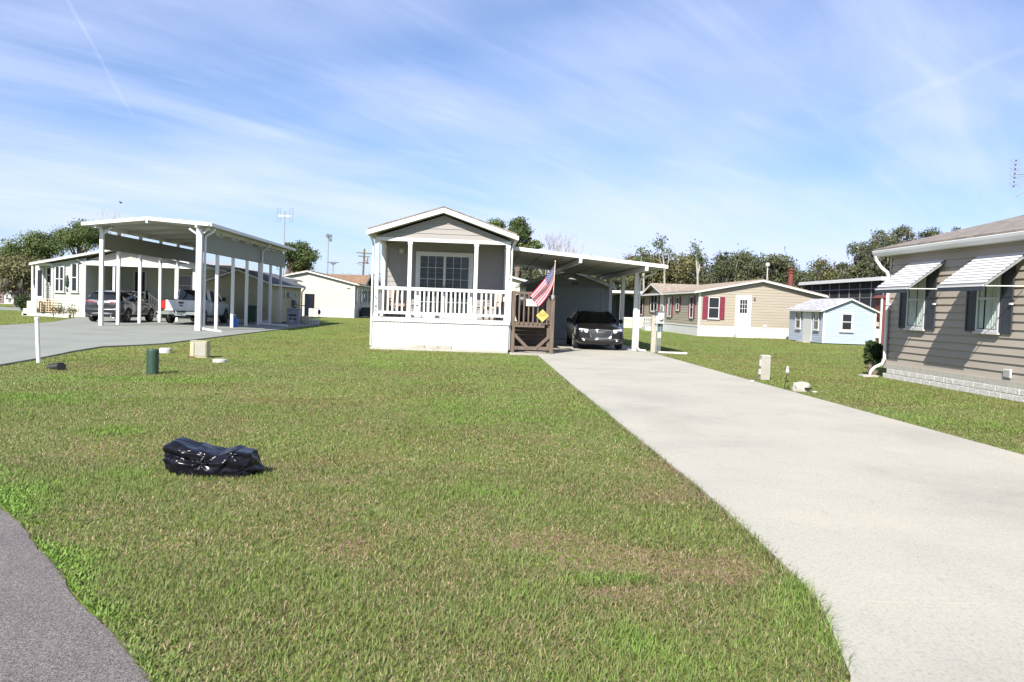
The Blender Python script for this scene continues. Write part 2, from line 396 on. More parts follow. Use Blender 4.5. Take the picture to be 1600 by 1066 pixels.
w = bpy.data.worlds.new('World'); sc.world = w; w.use_nodes = True; nt = w.node_tree; nt.nodes.clear()
out = N(nt, 'ShaderNodeOutputWorld'); bg = N(nt, 'ShaderNodeBackground', Strength=0.061)
sky = N(nt, 'ShaderNodeTexSky', sky_type='NISHITA', sun_disc=False)
sky.sun_elevation = math.asin(SUN.z); sky.sun_rotation = math.atan2(SUN.x, SUN.y); sky.air_density = 1.0; sky.dust_density = .6; sky.ozone_density = 2.5
tc = N(nt, 'ShaderNodeTexCoord')
sep = N(nt, 'ShaderNodeSeparateXYZ'); nt.links.new(tc.outputs['Generated'], sep.inputs[0])
def math_(op, a, b=None, clampv=False):
    n = N(nt, 'ShaderNodeMath', operation=op, use_clamp=clampv)
    for i, q in enumerate((a, b)):
        if q is None: continue
        if isinstance(q, (int, float)): n.inputs[i].default_value = q
        else: nt.links.new(q, n.inputs[i])
    return n.outputs[0]
den = math_('ADD', math_('MAXIMUM', sep.outputs['Z'], 0.0), 0.16)
cx, cy = math_('DIVIDE', sep.outputs['X'], den), math_('DIVIDE', sep.outputs['Y'], den)
cmb = N(nt, 'ShaderNodeCombineXYZ'); nt.links.new(cx, cmb.inputs[0]); nt.links.new(cy, cmb.inputs[1])
def cloud(rot, scl, nscale, detail, lo_, hi_, dist=.6, loc=(0, 0, 0)):
    m0 = N(nt, 'ShaderNodeMapping'); m0.inputs['Rotation'].default_value = (0, 0, math.radians(-rot)); nt.links.new(cmb.outputs[0], m0.inputs[0])
    mp = N(nt, 'ShaderNodeMapping'); mp.inputs['Scale'].default_value = scl; mp.inputs['Location'].default_value = loc; nt.links.new(m0.outputs[0], mp.inputs[0])
    nz = N(nt, 'ShaderNodeTexNoise', Scale=nscale, Detail=detail, Roughness=.55, Distortion=dist); nt.links.new(mp.outputs[0], nz.inputs['Vector'])
    mr = N(nt, 'ShaderNodeMapRange', clamp=True, interpolation_type='SMOOTHSTEP'); mr.inputs[1].default_value = lo_; mr.inputs[2].default_value = hi_
    nt.links.new(nz.outputs['Fac'], mr.inputs[0]); return mr.outputs[0]
c1 = cloud(48, (.32, 1.15, 1), .95, 7, .36, .68, loc=(.35, .1, 0))
c2 = cloud(40, (.6, 2.4, 1), 2.4, 8, .40, .74, 1.0, loc=(3.1, 1.7, 0))
c3 = cloud(30, (1, 1.4, 1), .55, 3, .34, .66, .2, loc=(1.3, 5.2, 0))
fac = math_('ADD', math_('MULTIPLY', c1, .37), math_('MULTIPLY', c2, .12))
fac = math_('ADD', fac, math_('MULTIPLY', c3, .40))
# contrails: narrow bands about two great circles
def contrail(d1, d2, width, soft, strength, wob=.004):
    d1, d2 = V(d1).normalized(), V(d2).normalized(); n = d1.cross(d2).normalized(); mid = (d1 + d2).normalized(); half = math.cos(d1.angle(d2) / 2)
    def dot(v):
        q = N(nt, 'ShaderNodeVectorMath', operation='DOT_PRODUCT'); q.inputs[1].default_value = v; nt.links.new(tc.outputs['Generated'], q.inputs[0]); return q.outputs['Value']
    nz = N(nt, 'ShaderNodeTexNoise', Scale=26.0, Detail=4.0); nt.links.new(tc.outputs['Generated'], nz.inputs['Vector'])
    off = math_('MULTIPLY', math_('SUBTRACT', nz.outputs['Fac'], .5), wob)
    a = math_('ABSOLUTE', math_('ADD', dot(n), off))
    mr = N(nt, 'ShaderNodeMapRange', clamp=True, interpolation_type='SMOOTHSTEP'); mr.inputs[1].default_value = width; mr.inputs[2].default_value = width * .1; nt.links.new(a, mr.inputs[0])
    m2 = N(nt, 'ShaderNodeMapRange', clamp=True, interpolation_type='SMOOTHSTEP'); m2.inputs[1].default_value = half - soft; m2.inputs[2].default_value = half + soft; nt.links.new(dot(mid), m2.inputs[0])
    e = math_('MULTIPLY', mr.outputs[0], m2.outputs[0]); n3 = N(nt, 'ShaderNodeTexNoise', Scale=60.0, Detail=3.0); nt.links.new(tc.outputs['Generated'], n3.inputs['Vector'])
    return math_('MULTIPLY', math_('MULTIPLY', e, strength), math_('ADD', n3.outputs['Fac'], .35))
fac = math_('ADD', fac, contrail((-.425, .855, .30), (-.375, .905, .19), .0028, .0012, .13))
fac = math_('ADD', fac, contrail((.40, .885, .215), (.56, .785, .285), .007, .004, .09, .014))
# thin haze low over the horizon
hz = N(nt, 'ShaderNodeMapRange', clamp=True, interpolation_type='SMOOTHSTEP'); hz.inputs[1].default_value = .32; hz.inputs[2].default_value = 0.02; hz.inputs[3].default_value = 0; hz.inputs[4].default_value = .26
nt.links.new(sep.outputs['Z'], hz.inputs[0]); fac = math_('ADD', fac, hz.outputs[0], True)
mx = N(nt, 'ShaderNodeMix', data_type='RGBA'); hue = N(nt, 'ShaderNodeMix', data_type='RGBA', blend_type='MULTIPLY'); hue.inputs[0].default_value = 1; nt.links.new(sky.outputs[0], hue.inputs[6]); hue.inputs[7].default_value = (.80, 1.0, 1.30, 1)
nt.links.new(fac, mx.inputs[0]); nt.links.new(hue.outputs[2], mx.inputs[6]); mx.inputs[7].default_value = (7.1, 7.8, 10.7, 1)
nt.links.new(mx.outputs[2], bg.inputs[0]); nt.links.new(bg.outputs[0], out.inputs[0])
sc.view_settings.view_transform = 'Standard'; sc.view_settings.look = 'None'; sc.view_settings.gamma = 1; sc.view_settings.exposure = 1.0
# ------------------------------------------------------------------ ground, paving, grass
def vnoise(x, y, seed=0):
    xi, yi = np.floor(x).astype(np.int64), np.floor(y).astype(np.int64); fx, fy = x - xi, y - yi
    fx, fy = fx * fx * (3 - 2 * fx), fy * fy * (3 - 2 * fy)
    def h(a, b):
        n = (a * 374761393 + b * 668265263 + seed * 974634777) & 0xffffffff
        n = ((n ^ (n >> 13)) * 1274126177) & 0xffffffff
        return ((n ^ (n >> 16)) & 0xffff) / 65535.0
    return (h(xi, yi) * (1 - fx) + h(xi + 1, yi) * fx) * (1 - fy) + (h(xi, yi + 1) * (1 - fx) + h(xi + 1, yi + 1) * fx) * fy
def fbm(x, y, seed=0, o=4):
    s = 0; a = .5; t = 0
    for k in range(o): s = s + a * vnoise(x * 2 ** k, y * 2 ** k, seed + k); t += a; a *= .5
    return s / t
# patches seen in the lawn: x, y, rx, ry, kind (+1 lush green, -1 brown thatch, .5 straw)
PATCH = [(.72, 4.78, .17, .13, 1), (.97, 4.82, .13, .10, 1), (1.02, 5.2, .42, .26, -1.3), (1.42, 5.0, .28, .18, -1.2), (.55, 5.55, .28, .2, -1), (1.6, 4.9, .18, .25, -.7), (.78, 4.55, .22, .1, -.8),
         (1.75, 5.25, .14, .22, -.6), (.3, 5.1, .22, .18, .8), (-6.8, 15.6, .9, .5, 1), (-5.4, 15.5, .8, .5, .9), (-6.3, 14.2, .9, .6, .7), (-4.2, 9.6, .5, .35, .9), (-6.3, 12.3, .9, .6, .8), (-3.8, 8.4, .8, .5, -.3), (-8.0, 18.4, 1.2, .7, -.6),
         (-5.5, 11.3, 1.6, .6, -.35), (-2.5, 10.5, 2, .8, -.3), (-1, 8, 1.5, .8, -.2), (-5, 13.5, 1.5, .5, -.35), (-1.5, 21, 2, 1.4, .5), (-1, 14, 1.4, .9, .4), (.2, 11.5, 1, .7, .3), (6.9, 17.6, .7, .5, -.5)]
def lush(x, y):
    f = (fbm(x * .55, y * .55, 3, 5) - .5) * 2.6 + (fbm(x * 2.6, y * 2.6, 9, 4) - .5) * 2.2
    for px, py, rx, ry, k in PATCH: f = f + 1.8 * k * np.exp(-(((x - px) / rx) ** 2 + ((y - py) / ry) ** 2))
    return f

STREET = [(3.2, -3.0), (1.1, 0.5), (-1.30, 3.40), (-1.56, 3.75), (-2.06, 4.38), (-2.72, 5.26), (-3.52, 6.28), (-4.6, 7.7), (-6.6, 10.6), (-9.9, 15.4), (-14, 20.0), (-21, 26), (-26, 23), (-14, 9), (-4, -6)]
DRIVE = [(2.01, 27.0), (2.0, 15.8), (2.03, 9.97), (2.05, 7.48), (2.03, 6.2), (2.0, 5.4), (1.97, 4.75), (1.94, 4.42), (1.85, 4.09), (1.69, 3.50), (1.3, 2.7), (.4, 1.5), (2.0, -1.5), (8.5, -1.5), (7.0, 2.5), (6.68, 5), (6.6, 9.7), (6.56, 21), (6.62, 33), (6.62, 41), (1.10, 41), (1.10, 27.0)]
NEIGH = [(-9.7, 16.9), (-10.0, 19.3), (-10.5, 22.0), (-10.75, 24.2), (-10.2, 25.5), (-9.92, 26.6), (-9.92, 37), (-9.85, 52.6), (-12.7, 52.6), (-12.7, 50.4), (-16.2, 50.4), (-16.2, 56), (-23.7, 56), (-23.7, 50.4), (-23.1, 48.2), (-20.8, 41.5), (-20.05, 35.6), (-20.5, 31), (-23, 27), (-21, 24)]
HOUSES = [(-3.55, 1.05, 27.75, 42), (2.3, 6.6, 41, 48), (-16.4, -12.5, 50, 59), (11.1, 30, 0, 22.2), (20.4, 23.7, 48, 54)]
def inside(poly, x, y):
    r = np.zeros(x.shape, bool); n = len(poly)
    for i in range(n):
        (x0, y0), (x1, y1) = poly[i], poly[(i + 1) % n]
        c = ((y0 > y) != (y1 > y)) & (x < (x1 - x0) * (y - y0) / ((y1 - y0) if y1 != y0 else 1e-9) + x0); r ^= c
    return r

def lawn_mat():
    m, nt, b = nodes_of('lawn_turf')
    tc = N(nt, 'ShaderNodeTexCoord')
    def nz(s, d, st=(1, 1, 1)):
        mp = N(nt, 'ShaderNodeMapping'); mp.inputs['Scale'].default_value = st; nt.links.new(tc.outputs['Object'], mp.inputs[0])
        q = N(nt, 'ShaderNodeTexNoise', Scale=s, Detail=d, Roughness=.62); nt.links.new(mp.outputs[0], q.inputs['Vector']); return q.outputs['Fac']
    fine = ramp(nt, nz(26, 6), [(.28, (0.073, 0.099, 0.028)), (.44, (0.133, 0.163, 0.045)), (.58, (0.180, 0.206, 0.062)), (.74, (0.258, 0.251, 0.111))])
    mid = ramp(nt, nz(.55, 5), [(.34, (.80, .68, .62)), (.5, (1, 1, 1)), (.66, (.86, 1.14, .72))])
    big = ramp(nt, nz(.12, 3, (1, .5, 1)), [(.35, (1.12, 1.0, .9)), (.65, (.88, 1.02, .85))])
    m1 = N(nt, 'ShaderNodeMix', data_type='RGBA', blend_type='MULTIPLY'); m1.inputs[0].default_value = 1; nt.links.new(fine, m1.inputs[6]); nt.links.new(mid, m1.inputs[7])
    m2 = N(nt, 'ShaderNodeMix', data_type='RGBA', blend_type='MULTIPLY'); m2.inputs[0].default_value = 1; nt.links.new(m1.outputs[2], m2.inputs[6]); nt.links.new(big, m2.inputs[7])
    nt.links.new(m2.outputs[2], b.inputs['Base Color']); b.inputs['Roughness'].default_value = .95; b.inputs['Specular IOR Level'].default_value = .1
    bp = N(nt, 'ShaderNodeBump', Strength=.7, Distance=.05); nt.links.new(nz(34, 5), bp.inputs['Height']); nt.links.new(bp.outputs[0], b.inputs['Normal'])
    return m
M['lawn'] = lawn_mat()
def asphalt_mat():
    m, nt, b = nodes_of('worn_asphalt')
    tc = N(nt, 'ShaderNodeTexCoord')
    vo = N(nt, 'ShaderNodeTexVoronoi', Scale=210.0); nt.links.new(tc.outputs['Object'], vo.inputs['Vector'])
    bw = N(nt, 'ShaderNodeRGBToBW'); nt.links.new(vo.outputs['Color'], bw.inputs[0])
    c = ramp(nt, bw.outputs[0], [(.15, (.060, .052, .049)), (.5, (.148, .131, .124)), (.85, (.33, .30, .285))])
    nz = N(nt, 'ShaderNodeTexNoise', Scale=1.4, Detail=5.0); nt.links.new(tc.outputs['Object'], nz.inputs['Vector'])
    mx = N(nt, 'ShaderNodeMix', data_type='RGBA', blend_type='MULTIPLY'); mx.inputs[0].default_value = 1; nt.links.new(c, mx.inputs[6])
    nt.links.new(ramp(nt, nz.outputs['Fac'], [(.3, (.85, .85, .86)), (.7, (1.1, 1.08, 1.06))]), mx.inputs[7])
    nt.links.new(mx.outputs[2], b.inputs['Base Color']); b.inputs['Roughness'].default_value = .9
    bp = N(nt, 'ShaderNodeBump', Strength=1.0, Distance=.006); nt.links.new(vo.outputs['Distance'], bp.inputs['Height']); nt.links.new(bp.outputs[0], b.inputs['Normal'])
    return m
def concrete_mat(name, c, warm=(1.03, 1, .96)):
    m, nt, b = nodes_of(name)
    tc = N(nt, 'ShaderNodeTexCoord')
    def nz(s, d, st=(1, 1, 1), r=.6):
        mp = N(nt, 'ShaderNodeMapping'); mp.inputs['Scale'].default_value = st; nt.links.new(tc.outputs['Object'], mp.inputs[0])
        q = N(nt, 'ShaderNodeTexNoise', Scale=s, Detail=d, Roughness=r); nt.links.new(mp.outputs[0], q.inputs['Vector']); return q.outputs['Fac']
    base = ramp(nt, nz(.5, 7), [(.3, [v * .86 for v in c]), (.5, c), (.72, [v * 1.08 * k for v, k in zip(c, warm)])])
    grit = ramp(nt, nz(70, 5, (1, .5, 1), .75), [(.28, (.70, .70, .70)), (.5, (1, 1, 1)), (.75, (1.10, 1.10, 1.09))])
    stain = ramp(nt, nz(2.6, 8, (1, .7, 1), .72), [(.30, (.90, .88, .84)), (.42, (1, 1, 1))])
    m1 = N(nt, 'ShaderNodeMix', data_type='RGBA', blend_type='MULTIPLY'); m1.inputs[0].default_value = 1; nt.links.new(base, m1.inputs[6]); nt.links.new(grit, m1.inputs[7])
    m2 = N(nt, 'ShaderNodeMix', data_type='RGBA', blend_type='MULTIPLY'); m2.inputs[0].default_value = 1; nt.links.new(m1.outputs[2], m2.inputs[6]); nt.links.new(stain, m2.inputs[7])
    nt.links.new(m2.outputs[2], b.inputs['Base Color']); b.inputs['Roughness'].default_value = .92; b.inputs['Specular IOR Level'].default_value = .2
    spots = ramp(nt, nz(.9, 3, (1, .35, 1), .5), [(.28, (.94, .935, .925)), (.42, (1, 1, 1))]); rust = ramp(nt, nz(1.7, 6, (1.3, .5, 1), .7), [(.66, (1, 1, 1)), (.78, (1.02, .93, .78))])
    for extra in (spots, rust):
        m3 = N(nt, 'ShaderNodeMix', data_type='RGBA', blend_type='MULTIPLY'); m3.inputs[0].default_value = .8; nt.links.new(m2.outputs[2], m3.inputs[6]); nt.links.new(extra, m3.inputs[7]); m2 = m3
    nt.links.new(m2.outputs[2], b.inputs['Base Color'])
    bp = N(nt, 'ShaderNodeBump', Strength=.5, Distance=.006); nt.links.new(nz(90, 4, (1, .4, 1)), bp.inputs['Height']); nt.links.new(bp.outputs[0], b.inputs['Normal'])
    return m
M['asphalt'] = asphalt_mat()
M['drive'] = concrete_mat('cream_concrete', (.36, .345, .297))
M['neigh'] = concrete_mat('grey_concrete', (.225, .238, .213), (1, 1, 1))
M['soil'] = mat('dark_soil', (.05, .04, .028), .95, .4, 12, bump=.5)

mb = MB(); mb.poly([(-900, -60, 0), (900, -60, 0), (900, 1500, 0), (-900, 1500, 0)])
tag(mb.build('lawn', M['lawn'], recalc=False), kind='structure')
# street: ragged asphalt edge
pts = []
for i in range(len(STREET)):
    a, b_ = V((*STREET[i], 0)), V((*STREET[(i + 1) % len(STREET)], 0)); n = max(1, int((b_ - a).length / .07)) if i in range(1, 9) else 1
    nrm = V((-(b_ - a).y, (b_ - a).x, 0)).normalized()
    for k in range(n):
        p = a + (b_ - a) * k / n
        if n > 1: p += nrm * (noise.noise(p * 1.6) * .05 + noise.noise(p * 9) * .018)
        pts.append((p.x, p.y, .008))
mb = MB(); mb.poly(pts); tag(mb.build('street', M['asphalt'], recalc=False), kind='structure')
def slabs(name, poly, ys, m, top, gap=.014):
    mb = MB(); mb.cur = 1; mb.poly([(x, y, top - .005) for x, y in poly]); mb.cur = 0; edges = sorted(ys)
    for a, b_ in zip(edges[:-1], edges[1:]):
        p = clip(poly, a + gap / 2, b_ - gap / 2)
        if len(p) > 2: mb.prism([(x, y, .006) for x, y in p], (0, 0, top - .006))
    return tag(mb.build(name, [m, M['soil']]), kind='structure')
slabs('driveway', DRIVE, [-2, 4.43, 10.2, 16.0, 21.6, 27.0, 29.4, 34, 42], M['drive'], .032)
slabs('neighbour_driveway', NEIGH, [16, 26.2, 33.2, 40, 46, 57], M['neigh'], .04, .03)
mb = MB(); mb.poly([(-120, 66, .01), (-31, 62, .01), (-26, 66, .01), (-28, 72, .01), (-120, 80, .01)]); tag(mb.build('side_road', M['neigh'], recalc=False), kind='structure')

# grass blades where the photograph resolves them
def blades(regions, seed, name):
    rg = np.random.default_rng(seed); allv, allf, allc = [], [], []; base = 0
    for y0, y1, dens, hgt, wid in regions + [('edge', i, 0, .085, .005) for i in range(3)]:
        if y0 == 'edge':   # overhanging fringe where nobody trims: along paving and asphalt edges
            pl = [DRIVE[1:10], [(6.68, 5), (6.6, 9.7), (6.56, 21)], STREET[1:9]][y1]; xs, ys_ = [], []
            for (ax, ay), (bx, by) in zip(pl[:-1], pl[1:]):
                L_ = math.hypot(bx - ax, by - ay); m_ = int(L_ * (420 if min(ay, by) < 9 else 150)); t = rg.random(m_); off = rg.exponential(.03, m_) * np.where(rg.random(m_) < .8, 1, 2.5) * (.3 + 1.6 * fbm((ax + (bx - ax) * t) * 2.3, (ay + (by - ay) * t) * 2.3, 70))
                nx, ny = (by - ay) / L_, -(bx - ax) / L_; sg = -1 if y1 == 1 else 1
                nx, ny = (-abs(nx), ny) if y1 == 0 else ((abs(nx), ny) if y1 == 1 else (-nx, -ny) if nx < 0 else (nx, ny))
                xs.append(ax + (bx - ax) * t + nx * off); ys_.append(ay + (by - ay) * t + ny * off)
            x, y = np.concatenate(xs), np.concatenate(ys_)
        else:
            xm = .68 * y1 + 1; n = int(dens * (y1 - y0) * 2 * xm); x = rg.uniform(-xm, xm, n); y = rg.uniform(y0, y1, n)
        keep = (np.abs(x - .045 * y) < .66 * y + .8)
        for poly in (STREET, DRIVE, NEIGH): keep &= ~inside(poly, x, y)
        for a, b_, c, d in HOUSES: keep &= ~((x > a) & (x < b_) & (y > c) & (y < d))
        keep &= ~(((x + 2.3) / .40) ** 2 + ((y - 7.5) / .16) ** 2 < 1)
        x, y = x[keep], y[keep]; n = len(x); L = lush(x, y)
        # distance from asphalt edge: bright creeping weeds there
        ex = np.full(n, 9.)
        for i in range(1, 8):
            a, b_ = np.array(STREET[i]), np.array(STREET[i + 1]); d = b_ - a; t = np.clip(((x - a[0]) * d[0] + (y - a[1]) * d[1]) / (d @ d), 0, 1)
            ex = np.minimum(ex, np.hypot(x - a[0] - t * d[0], y - a[1] - t * d[1]))
        edge = np.exp(-(ex / .24) ** 2) * (fbm(x * 2.2, y * 2.2, 40) > .42); L = L + 1.25 * edge; weed = rg.random(n) < edge * .7 + np.clip((L - .8) * .8, 0, .6)
        straw = rg.random(n) < np.clip(.40 - .34 * L, .04, .88)
        dead = L < -.85
        h = hgt * (.6 if y0 == 'edge' and y1 == 2 else 1) * rg.uniform(.55, 1.35, n) * (1 + .25 * np.clip(L, -1, 1.2)) * np.where(weed, .55, 1) * np.where(straw, .85, 1); wd = wid * rg.uniform(.6, 1.3, n) * np.where(weed, 2.6, 1)
        az = rg.uniform(0, 2 * PI, n); lean = rg.uniform(.55, 1.42, n) + np.where(straw, .35, 0); lean = np.minimum(lean, 1.45)
        dx, dy = np.cos(az), np.sin(az); px, py = -dy, dx
        z0 = np.zeros(n)
        mid = .55; m_l = lean * .7
        v0 = np.stack([x - px * wd / 2, y - py * wd / 2, z0], 1); v1 = np.stack([x + px * wd / 2, y + py * wd / 2, z0], 1)
        mx_, my_, mz_ = x + dx * h * mid * np.sin(m_l), y + dy * h * mid * np.sin(m_l), h * mid * np.cos(m_l)
        v2 = np.stack([mx_ + px * wd * .4, my_ + py * wd * .4, mz_], 1); v3 = np.stack([mx_ - px * wd * .4, my_ - py * wd * .4, mz_], 1)
        v4 = np.stack([mx_ + dx * h * .45 * np.sin(lean), my_ + dy * h * .45 * np.sin(lean), mz_ + h * .45 * np.cos(lean)], 1)
        vv = np.stack([v0, v1, v2, v3, v4], 1).reshape(-1, 3); k = base + 5 * np.arange(n)
        q = np.stack([k, k + 1, k + 2, k + 3], 1); t = np.stack([k + 3, k + 2, k + 4], 1)
        allv.append(vv); allf.append((q, t)); base += 5 * n
        tint = np.where(straw, rg.uniform(.62, 1.0, n), np.clip(.30 + .16 * np.clip(L, -1, 2) + rg.normal(0, .10, n), .0, .58)); tint = np.where(dead & (rg.random(n) < .75), rg.uniform(.75, .85, n), tint)
        allc.append(np.repeat(tint, 5))
    vv = np.concatenate(allv).astype(np.float32); Q = np.concatenate([a for a, _ in allf]); T = np.concatenate([b_ for _, b_ in allf])
    me = bpy.data.meshes.new(name); me.vertices.add(len(vv)); me.vertices.foreach_set('co', vv.ravel())
    nl = 4 * len(Q) + 3 * len(T); me.loops.add(nl); me.loops.foreach_set('vertex_index', np.concatenate([Q.ravel(), T.ravel()]).astype(np.int32))
    me.polygons.add(len(Q) + len(T)); st = np.concatenate([4 * np.arange(len(Q)), 4 * len(Q) + 3 * np.arange(len(T))]); me.polygons.foreach_set('loop_start', st.astype(np.int32))
    me.update(calc_edges=True)
    at = me.attributes.new('tint', 'FLOAT', 'POINT'); at.data.foreach_set('value', np.concatenate(allc).astype(np.float32))
    me.materials.append(M['grass']); o = bpy.data.objects.new(name, me); col.objects.link(o); return o
M['grass'] = leaf_mat('grass_blades', [(0, (0.058, 0.090, 0.029)), (.25, (0.132, 0.175, 0.049)), (.42, (0.188, 0.235, 0.065)), (.58, (0.162, 0.284, 0.047)), (.64, (0.312, 0.263, 0.132)), (.80, (0.225, 0.156, 0.105)), (.9, (0.385, 0.312, 0.179)), (1, (0.494, 0.404, 0.251))], .55, .3)
g = blades([(2.6, 5, 9500, .046, .0046), (5, 8, 6000, .044, .0052), (8, 13, 2600, .04, .007), (13, 21, 900, .036, .011), (21, 34, 260, .03, .018), (34, 60, 60, .03, .03)], 5, 'grass')
tag(g, kind='stuff')
# ------------------------------------------------------------------ the home in the middle, with porch
home = thing('park_home', 'small taupe mobile home with white-railed front porch and gable, beside the wooden landing', 'house', (-1.22, 27.8, 0))
YF, YW = 27.8, 29.9
mp = FR(YF)
mb = MB()
n = 38
for k in range(n):        # ribbed skirting panel on front
    a = -3.50 + 4.56 * k / n; b_ = -3.50 + 4.56 * (k + 1) / n; w = b_ - a
    mb.mbox(mp, a, a + w * .72, .09, .95, 0, .022); mb.mbox(mp, a + w * .72, b_, .09, .95, 0, .010)
mb.box(-3.50, -3.47, 27.81, 41, .0, .95); mb.box(1.03, 1.06, 27.81, 41, .0, .95); mb.box(-3.5, 1.06, 41, 41.03, 0, .95)
mb.build('skirting', M['vinyl_white'], home)
mb = MB(); mb.box(-3.56, 1.05, 27.72, 27.8, .0, .088)
for k in range(3): mb.box(-2.2 + k * .46, -1.76 + k * .46, 27.735, 27.776, .089, .20)
mb.build('block_footing', M['concrete'], home, bevel=.008)
B('deck_edge', M['white'], home, (-3.54, 1.09, 27.74, 27.8, .95, 1.09), (-3.54, -3.48, 27.8, 29.9, .95, 1.09), (1.03, 1.09, 27.8, 29.9, .95, 1.09), bevel=.006)
B('porch_floor', M['grey_beige'], home, (-3.48, 1.03, 27.8, 29.9, 1.0, 1.085))
posts = [(-3.41, 27.86), (-2.32, 27.86), (-.11, 27.86), (.96, 27.86), (-3.41, 29.80), (.96, 29.80)]
for x, y in posts:
    mb = MB(); mb.box(x - .065, x + .065, y - .065, y + .065, 1.09, 3.64); mb.box(x - .085, x + .085, y - .085, y + .085, 1.09, 1.2); mb.box(x - .08, x + .08, y - .08, y + .08, 3.54, 3.64)
    mb.build('post', M['white'], home, bevel=.008)
def rail(a, b_, skip=0.0):
    a, b_ = V(a), V(b_); d = (b_ - a).normalized(); L = (b_ - a).length; mb = MB()
    mb.bar(a + V((0, 0, 2.06)), b_ + V((0, 0, 2.06)), .09, .11)
    r = mb.build('railing', M['white'], home, bevel=.006); mb = MB(); mb.bar(a + V((0, 0, 1.245)), b_ + V((0, 0, 1.245)), .05, .09); mb.build('bottom_rail', M['white'], r, bevel=.006); n = int(round((L - .08) / .138)); me = None
    for k in range(1, n):
        p = a + d * (L * k / n); q = MB(); q.box(p.x - .03, p.x + .03, p.y - .02, p.y + .02, 1.29, 2.005); q.build('baluster', M['white'], r)
rail((-3.34, 27.86, 0), (-2.385, 27.86, 0)); rail((-2.255, 27.86, 0), (-.175, 27.86, 0)); rail((-.045, 27.86, 0), (.895, 27.86, 0))
rail((-3.41, 27.93, 0), (-3.41, 29.73, 0))
B('porch_beam', M['white'], home, (-3.48, 1.03, 27.79, 27.93, 3.64, 3.75), (-3.48, -3.34, 27.931, 29.88, 3.64, 3.75), (.89, 1.03, 27.931, 29.88, 3.64, 3.75))
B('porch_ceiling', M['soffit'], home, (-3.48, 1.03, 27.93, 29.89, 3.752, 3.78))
mb = MB(); siding(mb, FR(YF + .02), [(-3.5, 3.75), (1.05, 3.75), (-1.22, 4.54)], .17); siding(mb, FR(YW), [(-3.48, 1.085), (1.03, 1.085), (1.03, 3.75), (-3.48, 3.75)], .18)
siding(mb, LF(-3.48), [(29.9, .95), (41, .95), (41, 3.75), (29.9, 3.75)], .18); siding(mb, RT(1.03), [(29.9, .95), (41, .95), (41, 3.75), (29.9, 3.75)], .18)
siding(mb, BK(41), [(-3.48, .95), (1.03, .95), (1.03, 3.75), (-1.22, 4.5), (-3.48, 3.75)], .18)
mb.build('wall', M['taupe'], home, recalc=False)
gable_roof(home, -3.66, 1.19, -1.235, 27.46, 41.4, 3.80, 3.80, 4.60, M['shingle_brown'], .2, .05)
mp = FR(YW - .012)
# sliding door
mb = MB()
for u0, u1, z0, z1 in ((-2.27, -2.17, 1.085, 3.44), (-.32, -.22, 1.085, 3.44), (-2.17, -.32, 3.35, 3.44), (-2.17, -.32, 1.085, 1.18)): mb.mbox(mp, u0, u1, z0, z1, .0, .09)
dr = mb.build('sliding_door', M['white'], home)
def leaf(u0, u1, d, grid, gm):
    mb = MB(); z0, z1 = 1.18, 3.35; f = .06
    for a in ((u0, u0 + f, z0, z1), (u1 - f, u1, z0, z1), (u0 + f, u1 - f, z1 - f, z1), (u0 + f, u1 - f, z0, z0 + f)): mb.mbox(mp, *a, d, d + .035)
    for k in range(1, 3): c = u0 + f + (u1 - u0 - 2 * f) * k / 3; mb.mbox(mp, c - .009, c + .009, z0 + f, z1 - f, d + .012, d + .02)
    for k in range(1, 5): c = z0 + f + (z1 - z0 - 2 * f) * k / 5; mb.mbox(mp, u0 + f, u1 - f, c - .009, c + .009, d + .0125, d + .0195)
    mb.build('door_panel', M[gm], dr)
    q = MB(); q.mbox(mp, u0 + f * .8, u1 - f * .8, z0 + f * .8, z1 - f * .8, d + .021, d + .024); q.build('pane', M['clear'], dr)
leaf(-2.17, -1.22, .045, True, 'white'); leaf(-1.26, -.32, .005, True, 'white')
mb = MB(); mb.mbox(mp, -2.17, -.32, 1.18, 3.35, .0005, .0035); mb.build('backing', M['interior'], dr)
mb = MB()
for k in range(9): mb.mbox(mp, -.64 + k * .032, -.64 + k * .032 + .024, 1.26, 3.28, .0045, .008)
mb.build('curtain', mat('pale_drape', (.06, .065, .062), .9), dr)
mb = MB(); mb.mbox(mp, -1.255, -1.225, 2.0, 2.25, .085, .11); mb.build('handle', M['black'], dr)
mb = MB(); mb.mbox(mp, -2.91, -2.67, 3.32, 3.57, 0, .04); pl = mb.build('porch_light', M['beige_wall'], home, bevel=.01)
mb = MB(); mb.lathe([(.085, 0), (.085, .05), (.05, .085), (.0, .09)], (0, 0, 0), 18, 'y'); mb.v = [(-2.79 + x, YW - .045 - y, 3.445 + z) for x, y, z in mb.v]; mb.build('lens', M['vinyl_white'], pl, smooth=True)
for k, ch in enumerate('5143'):
    text_mesh(ch, .17, 'house_number', M['black'], home, lambda x, y, z, k=k: (-3.41 + x, 27.79 - z, 1.72 - .145 * k + y))
mb = MB(); mb.box(-3.50, -3.30, 29.885, 29.90 + .0, 1.09, 3.6); mb.build('corner_trim', M['white'], home)
# downspouts at the porch corners
for x, s in ((-3.56, -1), (1.09, 1)):
    mb = MB(); mb.tube([(x + s * .10, 27.75, 3.80), (x + s * .02, 27.84, 3.62), (x, 27.9, 3.5), (x, 27.9, .12)], .032, 8); mb.build('downspout', M['white'], home)

